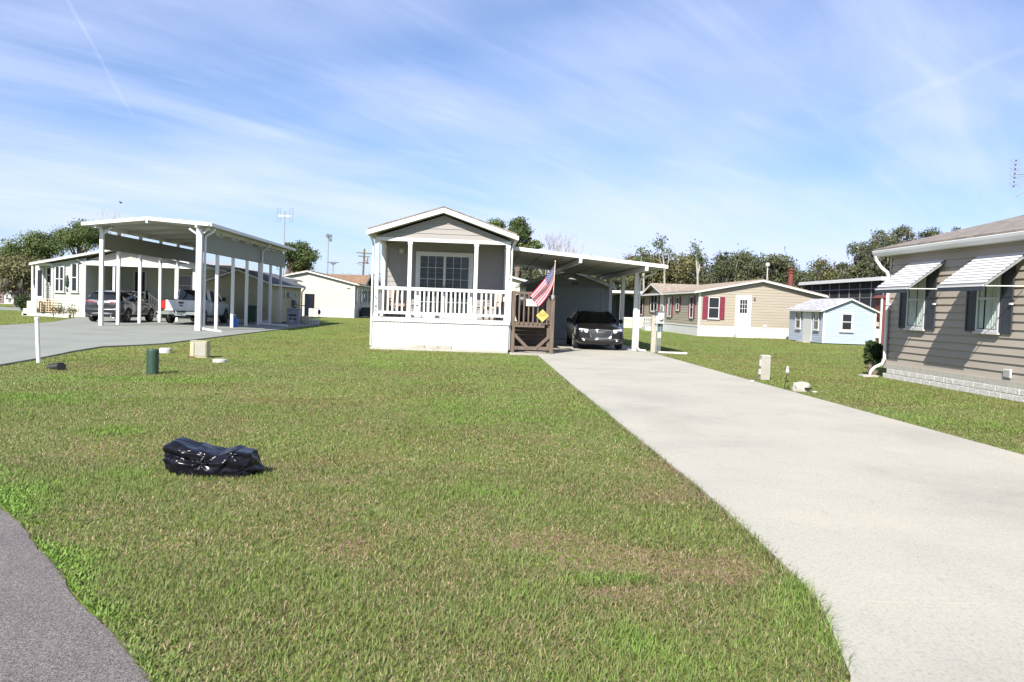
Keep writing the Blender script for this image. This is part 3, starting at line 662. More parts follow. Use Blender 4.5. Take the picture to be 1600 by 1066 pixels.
# things on the porch
def chair(label, x, y, rz, grp):
    t = thing('porch_chair', label, 'chair', (x, y, 1.085), rz, grp)
    for sx in (-.24, .24):
        for sy, top in ((-.22, .62), (.22, .95)):
            mb = MB(); mb.bar((sx, sy, 0), (sx, sy + (.06 if sy > 0 else 0), top), .04, .04); mb.build('leg', M['wicker'], t, world=False)
        mb = MB(); mb.bar((sx, -.25, .63), (sx, .26, .63), .06, .03); mb.build('armrest', M['wicker'], t, world=False, bevel=.008)
    mb = MB(); mb.box(-.24, .24, -.25, .24, .36, .47); mb.build('seat', M['tan_fabric'], t, world=False, bevel=.03)
    mb = MB(); mb.hexa([(-.23, .17, .46), (.23, .17, .46), (.23, .27, .46), (-.23, .27, .46), (-.23, .27, 1.0), (.23, .27, 1.0), (.23, .36, 1.0), (-.23, .36, 1.0)]); mb.build('backrest', M['tan_fabric'], t, world=False, bevel=.03)
    return t
chair('tan-cushioned porch chair behind the left end of the white railing', -2.86, 29.1, .5, 'cushioned porch chairs')
chair('tan-cushioned porch chair behind the right end of the white railing', .52, 29.1, -.5, 'cushioned porch chairs')
def side_table(label, x, y):
    t = thing('side_table', label, 'table', (x, y, 1.085), 0, 'small white porch tables')
    mb = MB(); mb.lathe([(.20, .40), (.22, .41), (.22, .44), (.20, .45)], n=20); mb.build('table_top', M['vinyl_white'], t, world=False)
    for k in range(3):
        a = k * 2.1 + .4; mb = MB(); mb.tube([(.16 * math.cos(a), .16 * math.sin(a), .40), (.2 * math.cos(a), .2 * math.sin(a), 0)], .015, 6); mb.build('leg', M['vinyl_white'], t, world=False)
side_table('small round white table next to the sliding door, left of it', -2.12, 28.7)
side_table('small round white table by the right porch chair', -.02, 28.75)

# ------------------------------------------------------------------ wooden landing
ld = thing('wooden_landing', 'weathered brown wooden entry landing with baluster railing and braced legs', 'stairs', (1.9, 28.0, 0))
for x, y, z1 in ((1.205, 28.0, 2.12), (2.535, 28.0, 2.0), (1.205, 29.7, 2.1), (2.535, 29.7, 2.1), (2.44, 28.10, 1.06)):
    B('post', M['wood'], ld, (x - .068, x + .068, y - .05, y + .05, .045, z1), bevel=.006)
B('top_rail', M['wood'], ld, (1.275, 2.46, 27.97, 28.06, 2.01, 2.10), bevel=.005)
B('top_rail', M['wood'], ld, (2.5, 2.58, 28.06, 29.65, 2.0, 2.09), bevel=.005)
for k in range(7):   # front balusters
    x = 1.40 + k * .158; B('baluster', M['wood'], ld, (x - .025, x + .025, 27.925, 27.965, 1.0, 2.07), bevel=.004)
for k in range(8):
    y = 28.25 + k * .18; B('baluster', M['wood'], ld, (2.59, 2.63, y - .025, y + .025, 1.0, 2.05), bevel=.004)
B('platform', M['wood'], ld, *[(1.15, 2.6, 27.99 + k * .145, 28.125 + k * .145, 1.03, 1.065) for k in range(12)])
for bx in ((1.28, 2.28, 27.966, 28.0, .90, 1.045), (2.56, 2.59, 28.06, 29.7, .90, 1.028), (1.15, 1.19, 28.06, 29.7, .90, 1.028)): B('joist', M['wood'], ld, bx, bevel=.004)
for bx in ((1.275, 2.465, 27.98, 28.03, .13, .25), (2.5, 2.57, 28.06, 29.65, .13, .25)): B('sill_beam', M['wood'], ld, bx, bevel=.004)
for a, b_ in (((1.25, 27.985, .66), (1.72, 27.985, .20)), ((2.50, 27.985, .66), (2.02, 27.985, .20))):
    mb = MB(); mb.bar(a, b_, .04, .10); mb.build('brace', M['wood_tan'] if a[0] < 0 else M['wood'], ld)
st = MB()
for k in range(5): st.box(1.3, 2.45, 29.75 + k * .28, 30.05 + k * .28, .86 - k * .18, .90 - k * .18)
for x in (1.26, 2.46): st.hexa([(x, 29.75, .7), (x + .04, 29.75, .7), (x + .04, 31.1, .05), (x, 31.1, .05), (x, 29.75, 1.0), (x + .04, 29.75, 1.0), (x + .04, 31.2, .1), (x, 31.2, .1)])
st.build('steps', M['wood'], ld)
B('back_board', M['wood'], ld, *[(1.2, 2.5, 29.66, 29.69, .15 + k * .15, .285 + k * .15) for k in range(6)])
# grill under a cover behind the railing
t = thing('barbecue_grill', 'black covered barbecue grill standing on the wooden landing', 'grill', (1.62, 28.8, 1.065))
mb = MB(); mb.lathe([(.20, .02), (.27, .3), (.30, .62), (.34, .70), (.33, .82), (.22, .94), (.05, .98)], n=16); mb.v = [(x * 1.25, y * .8, z) for x, y, z in mb.v]; mb.build('cover', M['black'], t, world=False, smooth=True)
B('side_shelf', M['black'], t, (.4, .62, -.15, .15, .66, .69), world=False)
for sx in (-.2, .2): mb = MB(); mb.lathe([(.06, -.02), (.06, .02)], (sx, -.2, .06), 12, 'x'); mb.build('wheel', M['rubber'], t, world=False)
t = B('notice_board', M['vinyl_white'], None, (1.62, 2.06, 27.90, 27.915, 1.62, 1.86)); t.data.transform(Matrix.Translation((-1.84, -27.9, -1.62))); t.location = (1.84, 27.9, 1.62)
tag(t, 'blank white board fixed across the balusters of the wooden landing', 'board')
# yellow diamond sign
t = thing('diamond_sign', 'yellow diamond caution sign with black lettering hung on the wooden landing', 'sign', (2.19, 27.905, 1.31))
mb = MB(); s = .215; mb.prism([(2.19 - s, 27.90, 1.31), (2.19, 27.90, 1.31 - s), (2.19 + s, 27.90, 1.31), (2.19, 27.90, 1.31 + s)], (0, .012, 0)); mb.build('sign_face', M['sign_yellow'], t)
for txt, dz, sz in (('SLOW', .072, .085), ('CHILDREN', 0, .062), ('AT', -.065, .05)):
    text_mesh(txt, sz, 'lettering', M['black'], t, lambda x, y, z, dz=dz: (2.19 + x, 27.895 - z, 1.31 + dz + y), .002)
# flag on its pole
t = thing('flag', 'American flag drooping from a slanted pole on the wooden landing', 'flag', (2.53, 27.93, 2.06))
mb = MB(); mb.tube([(2.515, 27.93, 1.86), (2.53, 27.91, 2.1), (2.555, 27.88, 3.12)], .013, 8); mb.build('pole', M['wood_tan'], t)
mb = MB(); mb.lathe([(.0, 3.11), (.022, 3.12), (.032, 3.15), (.022, 3.18), (.0, 3.19)], (2.556, 27.88, 0), 12); mb.build('finial', M['brass'], t, smooth=True)
mb = MB(); mb.box(2.47, 2.56, 27.90, 27.95, 1.9, 2.02); mb.tube([(2.515, 27.93, 1.98), (2.53, 27.91, 2.12)], .024, 8); mb.build('bracket', M['galv'], t)
def flag_pt(u, v):   # u along fly, v from top edge down
    A_, B_, C_, D_ = V((2.553, 27.88, 3.08)), V((2.545, 27.89, 2.50)), V((2.06, 27.80, 1.60)), V((1.74, 27.84, 1.98))
    p = A_ * (1 - u) * (1 - v) + B_ * (1 - u) * v + C_ * u * v + D_ * u * (1 - v)
    fold = .055 * math.sin(v * 9.5 + u * 2.5) * (.25 + .75 * u) + .03 * math.sin(u * 8 + v * 3)
    sag = -.10 * math.sin(PI * u) * (1 - v * .4)
    return (p.x + .06 * math.sin(PI * u) * v, p.y + fold, p.z + sag * .5)
mb = MB(); nu, nv = 30, 39
for j in range(nv):
    for i in range(nu):
        s = j // 3; mb.cur = 2 if (s < 7 and i < nu * .4) else (0 if s % 2 == 0 else 1)
        mb.poly([flag_pt(i / nu, j / nv), flag_pt((i + 1) / nu, j / nv), flag_pt((i + 1) / nu, (j + 1) / nv), flag_pt(i / nu, (j + 1) / nv)])
mb.cur = 1
for r in range(9):
    for c in range(6 if r % 2 == 0 else 5):
        u = .4 * ((c + (.5 if r % 2 == 0 else 1)) / 6); v = 7 / 13 * (r + .5) / 9; q = []
        for k in range(10):
            a = k * PI / 5; rr = .5 if k % 2 else 1; x, y, z = flag_pt(u + rr * .018 * math.sin(a), v - rr * .030 * math.cos(a)); q.append((x, y - .004, z))
        mb.poly(q)
o = mb.build('cloth', [M['flag_red'], M['flag_white'], M['flag_blue']], t, recalc=False)

# ------------------------------------------------------------------ carport attached to the home
cp = thing('attached_carport', 'white flat carport roof on posts beside the middle home, over the dark sedan', 'carport', (4, 33, 0))
Y0, Y1 = 29.6, 40.5
zl = lambda x: 3.62 - (x - 1.17) * .082
mb = MB(); slab(mb, (1.17, zl(1.17)), (6.66, zl(6.66)), Y0, Y1, .04)
for k in range(7): x = 1.5 + k * .8; slab(mb, (x, zl(x) - .02), (x + .05, zl(x + .05) - .02), Y0 + .05, Y1 - .05, .02)
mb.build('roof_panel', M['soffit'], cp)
mb = MB(); slab(mb, (1.15, zl(1.15) + .042), (6.68, zl(6.68) + .042), Y0 - .02, Y1 + .02, .055); mb.build('roof', M['white'], cp)
mb = MB(); slab(mb, (1.17, zl(1.17) - .02), (6.70, zl(6.7) - .02), Y0 - .035, Y0 - .004, .13); mb.build('fascia', M['white'], cp)
mb = MB(); slab(mb, (1.17, zl(1.17) - .02), (6.70, zl(6.7) - .02), Y1 + .004, Y1 + .035, .10); mb.build('fascia', M['white'], cp)
mb = MB(); z = zl(6.7); mb.box(6.70, 6.80, Y0, Y1, z - .02, z + .10); mb.build('gutter', M['white'], cp)
for x in (3.62, 6.02):
    z = zl(x); mb = MB(); mb.box(x - .05, x + .05, Y0 - .06, Y1, z - .19, z - .022); mb.build('beam', M['white'], cp)
for y in (31.45, 34.35, 37.6):
    z = zl(6.02) - .19; mb = MB(); mb.box(5.95, 6.10, y - .075, y + .075, .045, z); mb.box(5.93, 6.12, y - .095, y + .095, .045, .06); mb.build('post', M['white'], cp, bevel=.008)
for x in (1.1, 1.22): pass
mb = MB(); mb.tube([(6.74, 31.3, 3.14), (6.72, 31.35, 3.05), (6.25, 31.42, 2.86), (6.16, 31.45, 2.74), (6.16, 31.45, .18), (6.22, 31.3, .09), (6.42, 31.1, .08)], .042, 8); mb.build('downspout', M['white'], cp)

# ------------------------------------------------------------------ garage shed at the carport's end
gs = thing('garage_shed', 'slate grey garage shed with ribbed roll-up door at the end of the carport', 'shed', (4.45, 41, 0))
mb = MB(); siding(mb, FR(41), [(2.35, .3), (6.5, .3), (6.5, 2.72), (4.43, 3.38), (2.35, 2.72)], .17)
siding(mb, LF(2.35), [(41, .05), (47, .05), (47, 2.72), (41, 2.72)], .17); siding(mb, RT(6.5), [(41, .05), (47, .05), (47, 2.72), (41, 2.72)], .17); siding(mb, BK(47), [(2.35, .05), (6.5, .05), (6.5, 2.72), (4.43, 3.38), (2.35, 2.72)], .17)
mb.build('wall', M['slate_wall'], gs, recalc=False)
B('base_trim', M['slate_door'], gs, (2.34, 3.72, 40.965, 40.999, .03, .30))
B('base_trim', M['slate_door'], gs, (6.22, 6.51, 40.965, 40.999, .03, .30))
gable_roof(gs, 2.13, 6.72, 4.43, 40.65, 47.3, 2.62, 2.62, 3.42, M['shingle_grey'], .16, .04)
mp = FR(41); mb = MB()
for a in ((3.72, 3.82, .05, 2.66), (6.12, 6.22, .05, 2.66), (3.82, 6.12, 2.56, 2.66)): mb.mbox(mp, *a, 0, .05)
dd = mb.build('door_frame', M['slate_door'], gs)
mb = MB(); z = .05
while z < 2.55:
    mb.mbox(mp, 3.82, 6.12, z, z + .055, .004, .034); mb.mbox(mp, 3.82, 6.12, z + .055, min(z + .085, 2.558), .004, .022); z += .085
mb.build('roll_up_door', M['slate_door'], dd)
mb = MB(); mb.mbox(mp, 4.62, 4.98, 2.76, 2.90, .017, .035); mb.build('name_plate', M['dark_grey'], gs)
# ------------------------------------------------------------------ vehicles (local: front at y=0, tail at +y)
def loft_body(name, m, parent, st, arches, r_arch, sub=2):
    mb = MB(); n = len(st[0][1]); R = 2 * n - 1
    for y, pr in st:
        ring = [(x, y, z) for x, z in pr] + [(-x, y, z) for x, z in reversed(pr[:-1])]
        mb.v += ring
    for k in range(len(st) - 1):
        for j in range(R):
            a = k * R + j; b_ = k * R + (j + 1) % R; mb.f.append((a, b_, b_ + R, a + R)); mb.mi.append(0)
    mb.f.append(tuple(range(R))); mb.f.append(tuple((len(st) - 1) * R + j for j in reversed(range(R)))); mb.mi += [0, 0]
    o = mb.build(name, m, parent, world=False, smooth=True)
    s = o.modifiers.new('s', 'SUBSURF'); s.levels = s.render_levels = sub
    cut = []
    for y in arches:
        for sx in (-1, 1):
            c = MB(); c.lathe([(r_arch, -.2), (r_arch, .2)], (sx * .95, y, r_arch * .93), 28, 'x'); q = c.build('cut', m, parent, world=False); cut.append(q)
            b_ = o.modifiers.new('b', 'BOOLEAN'); b_.object = q; b_.operation = 'DIFFERENCE'; b_.solver = 'EXACT'
    bake(o)
    for q in cut: bpy.data.objects.remove(q)
    return o
def wheels(t, ys, half, r, w=.22, spokes=5, rimr=.68):
    for y in ys:
        for sx in (-1, 1):
            mb = MB(); x0 = sx * half; o_ = lambda h: h * sx
            mb.lathe([(r * rimr, -w / 2), (r * .93, -w / 2), (r, -w * .32), (r, w * .32), (r * .93, w / 2), (r * rimr, w / 2)], (x0 - sx * w / 2, y, r), 28, 'x')
            wh = mb.build('wheel', M['rubber'], t, world=False, smooth=False)
            mb = MB(); xs = x0 - sx * .02
            for k in range(spokes):
                a = 2 * PI * k / spokes + .3; mb.bar((xs, y, r), (xs, y + r * rimr * .95 * math.cos(a), r + r * rimr * .95 * math.sin(a)), r * .2, .03)
            mb.lathe([(r * rimr * .9, -.012), (r * rimr, -.012), (r * rimr, .012), (r * rimr * .9, .012)], (xs, y, r), 24, 'x')
            mb.lathe([(r * .14, -.02), (r * .14, .02)], (xs, y, r), 12, 'x'); mb.build('rim', M['alloy'], wh, world=False)
            mb = MB(); mb.lathe([(r * rimr * .97, -.01), (r * rimr * .97, .01)], (x0 - sx * .10, y, r), 20, 'x'); mb.build('brake_disc', M['black'], wh, world=False)

# ---- dark sedan under the attached carport, nose towards us
car = thing('parked_car', 'dark charcoal sedan with chrome-edged grille parked nose out under the attached carport', 'car', (4.70, 31.30, .045), math.radians(-1.5))
S = [(-.02, [(.42, .30), (.62, .33), (.72, .46), (.70, .60), (.62, .70), (.35, .735), (0, .74)]),
     (.02, [(.5, .22), (.78, .27), (.86, .46), (.84, .66), (.74, .76), (.4, .80), (0, .81)]),
     (.14, [(.6, .19), (.88, .23), (.93, .48), (.91, .72), (.80, .83), (.4, .875), (0, .885)]),
     (.6, [(.7, .18), (.93, .22), (.965, .52), (.945, .79), (.84, .91), (.4, .965), (0, .975)]),
     (1.1, [(.72, .18), (.93, .22), (.965, .56), (.95, .85), (.84, .965), (.4, 1.02), (0, 1.03)]),
     (1.55, [(.72, .18), (.93, .22), (.965, .58), (.955, .90), (.86, 1.0), (.4, 1.055), (0, 1.065)]),
     (1.8, [(.72, .18), (.93, .22), (.965, .58), (.955, .92), (.87, 1.01), (.4, 1.03), (0, 1.03)]),
     (3.0, [(.72, .18), (.93, .22), (.965, .60), (.96, .94), (.88, 1.03), (.4, 1.03), (0, 1.03)]),
     (4.2, [(.72, .18), (.93, .24), (.965, .62), (.955, .96), (.87, 1.05), (.4, 1.06), (0, 1.06)]),
     (4.75, [(.7, .22), (.90, .28), (.94, .62), (.93, .95), (.82, 1.05), (.4, 1.09), (0, 1.09)]),
     (5.0, [(.6, .3), (.84, .34), (.88, .62), (.86, .92), (.76, 1.02), (.4, 1.05), (0, 1.05)]),
     (5.05, [(.5, .36), (.74, .40), (.78, .62), (.76, .86), (.66, .94), (.35, .96), (0, .96)])]
loft_body('body', M['car_charcoal'], car, S, (.98, 4.02), .39)
wheels(car, (.98, 4.02), .955, .355, .23, 10)
def carpart(name, m, fn, smooth=True, parent=car):
    mb = MB(); fn(mb); return mb.build(name, m, parent, world=False, smooth=smooth)
P = carpart
P('windscreen', M['glass'], lambda b: b.patch((-.74, 1.62, 1.045), (.74, 1.62, 1.045), (.56, 2.32, 1.44), (-.56, 2.32, 1.44), 10, 6, (0, -.07, .03)))
P('roof', M['car_charcoal'], lambda b: b.patch((-.58, 2.30, 1.43), (.58, 2.30, 1.43), (.56, 3.75, 1.425), (-.56, 3.75, 1.425), 10, 8, (0, 0, .065)))
P('rear_window', M['glass'], lambda b: b.patch((-.56, 3.74, 1.42), (.56, 3.74, 1.42), (.70, 4.42, 1.07), (-.70, 4.42, 1.07), 8, 4, (0, .04, .03)))
for s in (-1, 1):
    P('side_window', M['glass'], lambda b: b.patch((s * .85, 1.70, 1.02), (s * .86, 4.1, 1.05), (s * .60, 3.72, 1.41), (s * .60, 2.36, 1.42), 8, 4, (s * .03, 0, 0)))
    P('roof_pillar', M['car_charcoal'], lambda b: (b.tube([(s * .87, 1.55, 1.00), (s * .76, 1.9, 1.22), (s * .60, 2.36, 1.435), (s * .585, 3.0, 1.46), (s * .59, 3.72, 1.42), (s * .86, 4.35, 1.04)], .036, 8), b.bar((s * .89, 2.95, 1.02), (s * .60, 2.95, 1.43), .07, .05)))
    P('door_mirror', M['car_charcoal'], lambda b: (b.lathe([(.0, -.06), (.07, -.05), (.095, .0), (.08, .05), (.0, .055)], (s * 1.06, 1.98, 1.08), 14, 'y'), b.bar((s * .9, 1.98, 1.03), (s * 1.02, 1.98, 1.06), .05, .03)))
    hl = P('headlight', M['lamp_clear'], lambda b: b.patch((s * .50, -.035, .655), (s * .80, .06, .665), (s * .82, .10, .80), (s * .47, .012, .775), 6, 4, (0, -.03, 0)))
    P('lamp_core', M['dark_grey'], lambda b: b.lathe([(.02, 0), (.045, .012), (.05, .02)], (s * .66, -.035, .725), 14, 'y'), parent=hl)
    P('fog_lamp', M['lamp_clear'], lambda b: b.patch((s * .60, -.012, .335), (s * .80, .05, .345), (s * .80, .05, .395), (s * .60, -.012, .39), 4, 2, (0, -.015, 0)))
    P('fog_trim', M['chrome'], lambda b: b.tube([(s * .54, -.03, .42), (s * .70, -.0, .415), (s * .84, .07, .41)], .012, 6))
    P('door_handle', M['chrome'], lambda b: (b.bar((s * .97, 2.75, .90), (s * .97, 2.95, .90), .02, .03), b.bar((s * .97, 3.7, .93), (s * .97, 3.9, .93), .02, .03)))
    P('tail_light', M['red_lamp'], lambda b: b.patch((s * .62, 5.03, .78), (s * .83, 4.98, .78), (s * .82, 4.97, .98), (s * .62, 5.02, .97), 3, 3, (0, .03, 0)))
gr = P('grille', M['black'], lambda b: b.patch((-.37, -.055, .47), (.37, -.055, .47), (.42, -.035, .74), (-.42, -.035, .74), 8, 4, (0, -.03, 0)))
P('grille_frame', M['chrome'], lambda b: b.tube([(-.36, -.062, .46), (0, -.085, .452), (.36, -.062, .46), (.41, -.055, .60), (.43, -.042, .755), (0, -.065, .768), (-.43, -.042, .755), (-.41, -.055, .60), (-.36, -.062, .46)], .016, 6), parent=gr)
P('grille_mesh', M['dark_grey'], lambda b: [b.tube([(-.38, -.072, z), (0, -.094, z), (.38, -.072, z)], .003, 4) for z in [.485 + .018 * q for q in range(11)]], parent=gr)
P('wing_badge', M['chrome'], lambda b: b.tube([(-.24, -.078, .705), (-.12, -.088, .692), (0, -.096, .685), (.12, -.088, .692), (.24, -.078, .705)], [.006, .014, .022, .014, .006], 6), parent=gr)
P('lower_intake', M['black'], lambda b: b.patch((-.50, -.045, .29), (.50, -.045, .29), (.46, -.055, .385), (-.46, -.055, .385), 6, 2, (0, -.02, 0)))
P('bumper_trim', M['chrome'], lambda b: b.tube([(-.58, -.03, .405), (0, -.088, .40), (.58, -.03, .405)], .011, 6))
P('wiper', M['black'], lambda b: (b.tube([(-.1, 1.60, 1.075), (.55, 1.66, 1.085)], .01, 5), b.tube([(-.62, 1.62, 1.07), (.0, 1.66, 1.085)], .01, 5)))
P('cabin', M['interior'], lambda b: (b.box(-.7, -.1, 2.55, 2.75, .9, 1.25), b.box(.1, .7, 2.55, 2.75, .9, 1.25)), False)
# ---- silver SUV, tail towards us (rotated half a turn)
suv = thing('parked_suv', 'grey metallic SUV parked behind the left posts of the tall carport', 'car', (-18.98, 47.55, .04), PI - math.radians(2))
S = [(0, [(.5, .35), (.72, .38), (.80, .55), (.80, .75), (.70, .86), (.35, .9), (0, .9)]),
     (.1, [(.6, .26), (.86, .30), (.90, .55), (.89, .80), (.78, .94), (.4, .99), (0, 1.0)]),
     (.7, [(.7, .24), (.93, .28), (.96, .6), (.95, .90), (.84, 1.02), (.4, 1.08), (0, 1.09)]),
     (1.4, [(.7, .24), (.94, .28), (.97, .62), (.96, .98), (.86, 1.10), (.4, 1.14), (0, 1.15)]),
     (2.4, [(.7, .24), (.94, .28), (.97, .64), (.96, 1.04), (.88, 1.12), (.4, 1.12), (0, 1.12)]),
     (3.6, [(.7, .24), (.94, .28), (.97, .66), (.96, 1.06), (.88, 1.14), (.4, 1.14), (0, 1.14)]),
     (4.3, [(.7, .28), (.93, .34), (.96, .66), (.95, 1.04), (.88, 1.16), (.4, 1.17), (0, 1.17)]),
     (4.55, [(.62, .34), (.88, .40), (.92, .66), (.90, .98), (.80, 1.12), (.4, 1.16), (0, 1.16)]),
     (4.6, [(.5, .40), (.78, .46), (.84, .66), (.80, .92), (.70, 1.04), (.35, 1.08), (0, 1.08)])]
loft_body('body', M['car_grey'], suv, S, (.92, 3.72), .40)
wheels(suv, (.92, 3.72), .955, .36, .23, 5)
Q = lambda name, m, fn, smooth=True, parent=suv: carpart(name, m, fn, smooth, parent)
Q('windscreen', M['glass'], lambda b: b.patch((-.76, 1.35, 1.12), (.76, 1.35, 1.12), (.60, 2.05, 1.60), (-.60, 2.05, 1.60), 8, 5, (0, -.06, .03)))
Q('roof', M['car_grey'], lambda b: (b.patch((-.63, 2.0, 1.60), (.63, 2.0, 1.60), (.60, 4.05, 1.60), (-.60, 4.05, 1.60), 8, 8, (0, 0, .07)), b.patch((-.60, 4.05, 1.60), (.60, 4.05, 1.60), (.56, 4.35, 1.55), (-.56, 4.35, 1.55), 6, 2, (0, 0, .02))))
Q('rear_window', M['glass'], lambda b: b.patch((-.58, 4.22, 1.54), (.58, 4.22, 1.54), (.74, 4.56, 1.16), (-.74, 4.56, 1.16), 8, 4, (0, .05, .0)))
Q('tailgate_panel', M['car_grey'], lambda b: b.patch((-.74, 4.565, 1.15), (.74, 4.565, 1.15), (.66, 4.635, .86), (-.66, 4.635, .86), 8, 4, (0, .04, .0)))
for s in (-1, 1):
    Q('side_window', M['glass'], lambda b: b.patch((s * .87, 1.45, 1.10), (s * .87, 4.1, 1.14), (s * .64, 3.9, 1.57), (s * .65, 2.05, 1.58), 8, 4, (s * .03, 0, 0)))
    Q('roof_pillar', M['car_grey'], lambda b: (b.tube([(s * .88, 1.3, 1.08), (s * .64, 2.05, 1.59), (s * .63, 3.0, 1.62), (s * .62, 4.1, 1.59), (s * .80, 4.5, 1.14)], .045, 8), b.bar((s * .9, 2.75, 1.1), (s * .65, 2.75, 1.6), .08, .05)))
    Q('roof_rail', M['chrome'], lambda b: b.tube([(s * .58, 2.2, 1.64), (s * .58, 3.9, 1.64)], .016, 6))
    Q('tail_light', M['red_lamp'], lambda b: b.patch((s * .42, 4.62, 1.07), (s * .86, 4.50, 1.10), (s * .88, 4.48, .98), (s * .46, 4.645, 1.00), 5, 3, (0, .035, 0)))
    Q('door_mirror', M['black'], lambda b: b.lathe([(0, -.06), (.08, -.04), (.09, .03), (0, .05)], (s * 1.04, 1.75, 1.16), 12, 'y'))
    Q('exhaust_tip', M['chrome'], lambda b: b.lathe([(.04, 0), (.04, .06)], (s * .5, 4.60, .33), 12, 'y'))
Q('bumper', M['car_grey'], lambda b: b.patch((-.88, 4.55, .78), (.88, 4.55, .78), (.86, 4.60, .52), (-.86, 4.60, .52), 10, 4, (0, .12, .0)))
Q('bumper_valance', M['dark_grey'], lambda b: b.patch((-.84, 4.56, .53), (.84, 4.56, .53), (.74, 4.50, .34), (-.74, 4.50, .34), 8, 3, (0, .10, .0)))
Q('licence_plate', M['plate'], lambda b: b.box(-.16, .16, 4.675, 4.69, .90, 1.03), False)
Q('wiper', M['black'], lambda b: b.tube([(0, 4.60, 1.17), (.4, 4.50, 1.30)], .012, 5))
# ---- white pickup, tail towards us
pk = thing('pickup_truck', 'white pickup truck with black tailgate handle parked under the tall white carport', 'pickup', (-15.68, 50.05, .04), PI)
S = [(0, [(.6, .42), (.80, .46), (.86, .7), (.85, .95), (.76, 1.08), (.4, 1.12), (0, 1.12)]),
     (.12, [(.7, .36), (.92, .42), (.96, .7), (.95, 1.02), (.84, 1.17), (.4, 1.2), (0, 1.2)]),
     (.9, [(.75, .36), (.98, .42), (1.01, .75), (1.0, 1.10), (.88, 1.22), (.4, 1.26), (0, 1.26)]),
     (1.6, [(.75, .36), (.98, .42), (1.01, .78), (1.0, 1.14), (.90, 1.25), (.4, 1.29), (0, 1.29)]),
     (1.8, [(.75, .36), (.98, .42), (1.01, .78), (1.0, 1.18), (.92, 1.26), (.4, 1.26), (0, 1.26)]),
     (3.9, [(.75, .38), (.98, .44), (1.01, .78), (1.0, 1.18), (.92, 1.25), (.4, 1.25), (0, 1.25)]),
     (3.98, [(.75, .40), (.98, .46), (1.01, .78), (1.0, 1.16), (.92, 1.22), (.4, 1.22), (0, 1.22)])]
loft_body('body', M['car_white'], pk, S, (1.05,), .46)
K = lambda name, m, fn, smooth=True, parent=pk: carpart(name, m, fn, smooth, parent)
# bed: two side walls, floor, tailgate
def bed(b):
    for s in (-1, 1):
        b.hexa([(s * .90, 3.99, .52), (s * 1.0, 3.99, .52), (s * 1.0, 5.60, .56), (s * .90, 5.60, .56), (s * .90, 3.99, 1.30), (s * .985, 3.99, 1.30), (s * .985, 5.60, 1.30), (s * .90, 5.60, 1.30)])
    b.box(-.9, .9, 3.99, 5.58, .70, .76); b.box(-.92, .92, 3.99, 4.03, .76, 1.30)
bo = K('bed', M['car_white'], bed, False)
cuts = []
for s in (-1, 1):
    c = MB(); c.lathe([(.47, -.2), (.47, .2)], (s * .97, 4.78, .43), 28, 'x'); q = c.build('cut', M['car_white'], pk, world=False); cuts.append(q)
    bb = bo.modifiers.new('b', 'BOOLEAN'); bb.object = q; bb.operation = 'DIFFERENCE'; bb.solver = 'EXACT'
bake(bo)
for q in cuts: bpy.data.objects.remove(q)
wheels(pk, (1.05, 4.78), .985, .41, .27, 6, .62)
tg = K('tailgate', M['car_white'], lambda b: b.box(-.80, .80, 5.575, 5.63, .70, 1.27), False)
K('tailgate_handle', M['black'], lambda b: b.box(-.13, .13, 5.631, 5.65, 1.08, 1.18), False, tg)
K('emblem', M['dark_grey'], lambda b: b.prism([(-.13, 5.632, 1.00), (-.04, 5.632, 1.00), (-.03, 5.632, 1.03), (.05, 5.632, 1.03), (.04, 5.632, 1.0), (.13, 5.632, .99), (.10, 5.632, .95), (.04, 5.632, .95), (.03, 5.632, .925), (-.05, 5.632, .925), (-.04, 5.632, .95), (-.10, 5.632, .95)], (0, .012, 0)), False, tg)
K('bed_rail_cap', M['black'], lambda b: (b.box(-.82, .82, 5.57, 5.64, 1.272, 1.305), b.box(.89, 1.0, 4.0, 5.6, 1.302, 1.325), b.box(-1.0, -.89, 4.0, 5.6, 1.302, 1.325)), False)
K('bumper', M['chrome'], lambda b: (b.box(-.98, -.30, 5.60, 5.80, .50, .66), b.box(.30, .98, 5.60, 5.80, .50, .66), b.box(-.30, .30, 5.60, 5.76, .44, .60)), False)
K('licence_plate', M['plate'], lambda b: b.box(-.15, .15, 5.761, 5.772, .48, .62), False)
K('bumper_step', M['black'], lambda b: (b.box(-.95, .95, 5.60, 5.79, .662, .69), b.box(-.5, .5, 5.2, 5.6, .34, .46), b.lathe([(.05, 0), (.05, .3)], (.6, 5.3, .36), 10, 'y')), False)
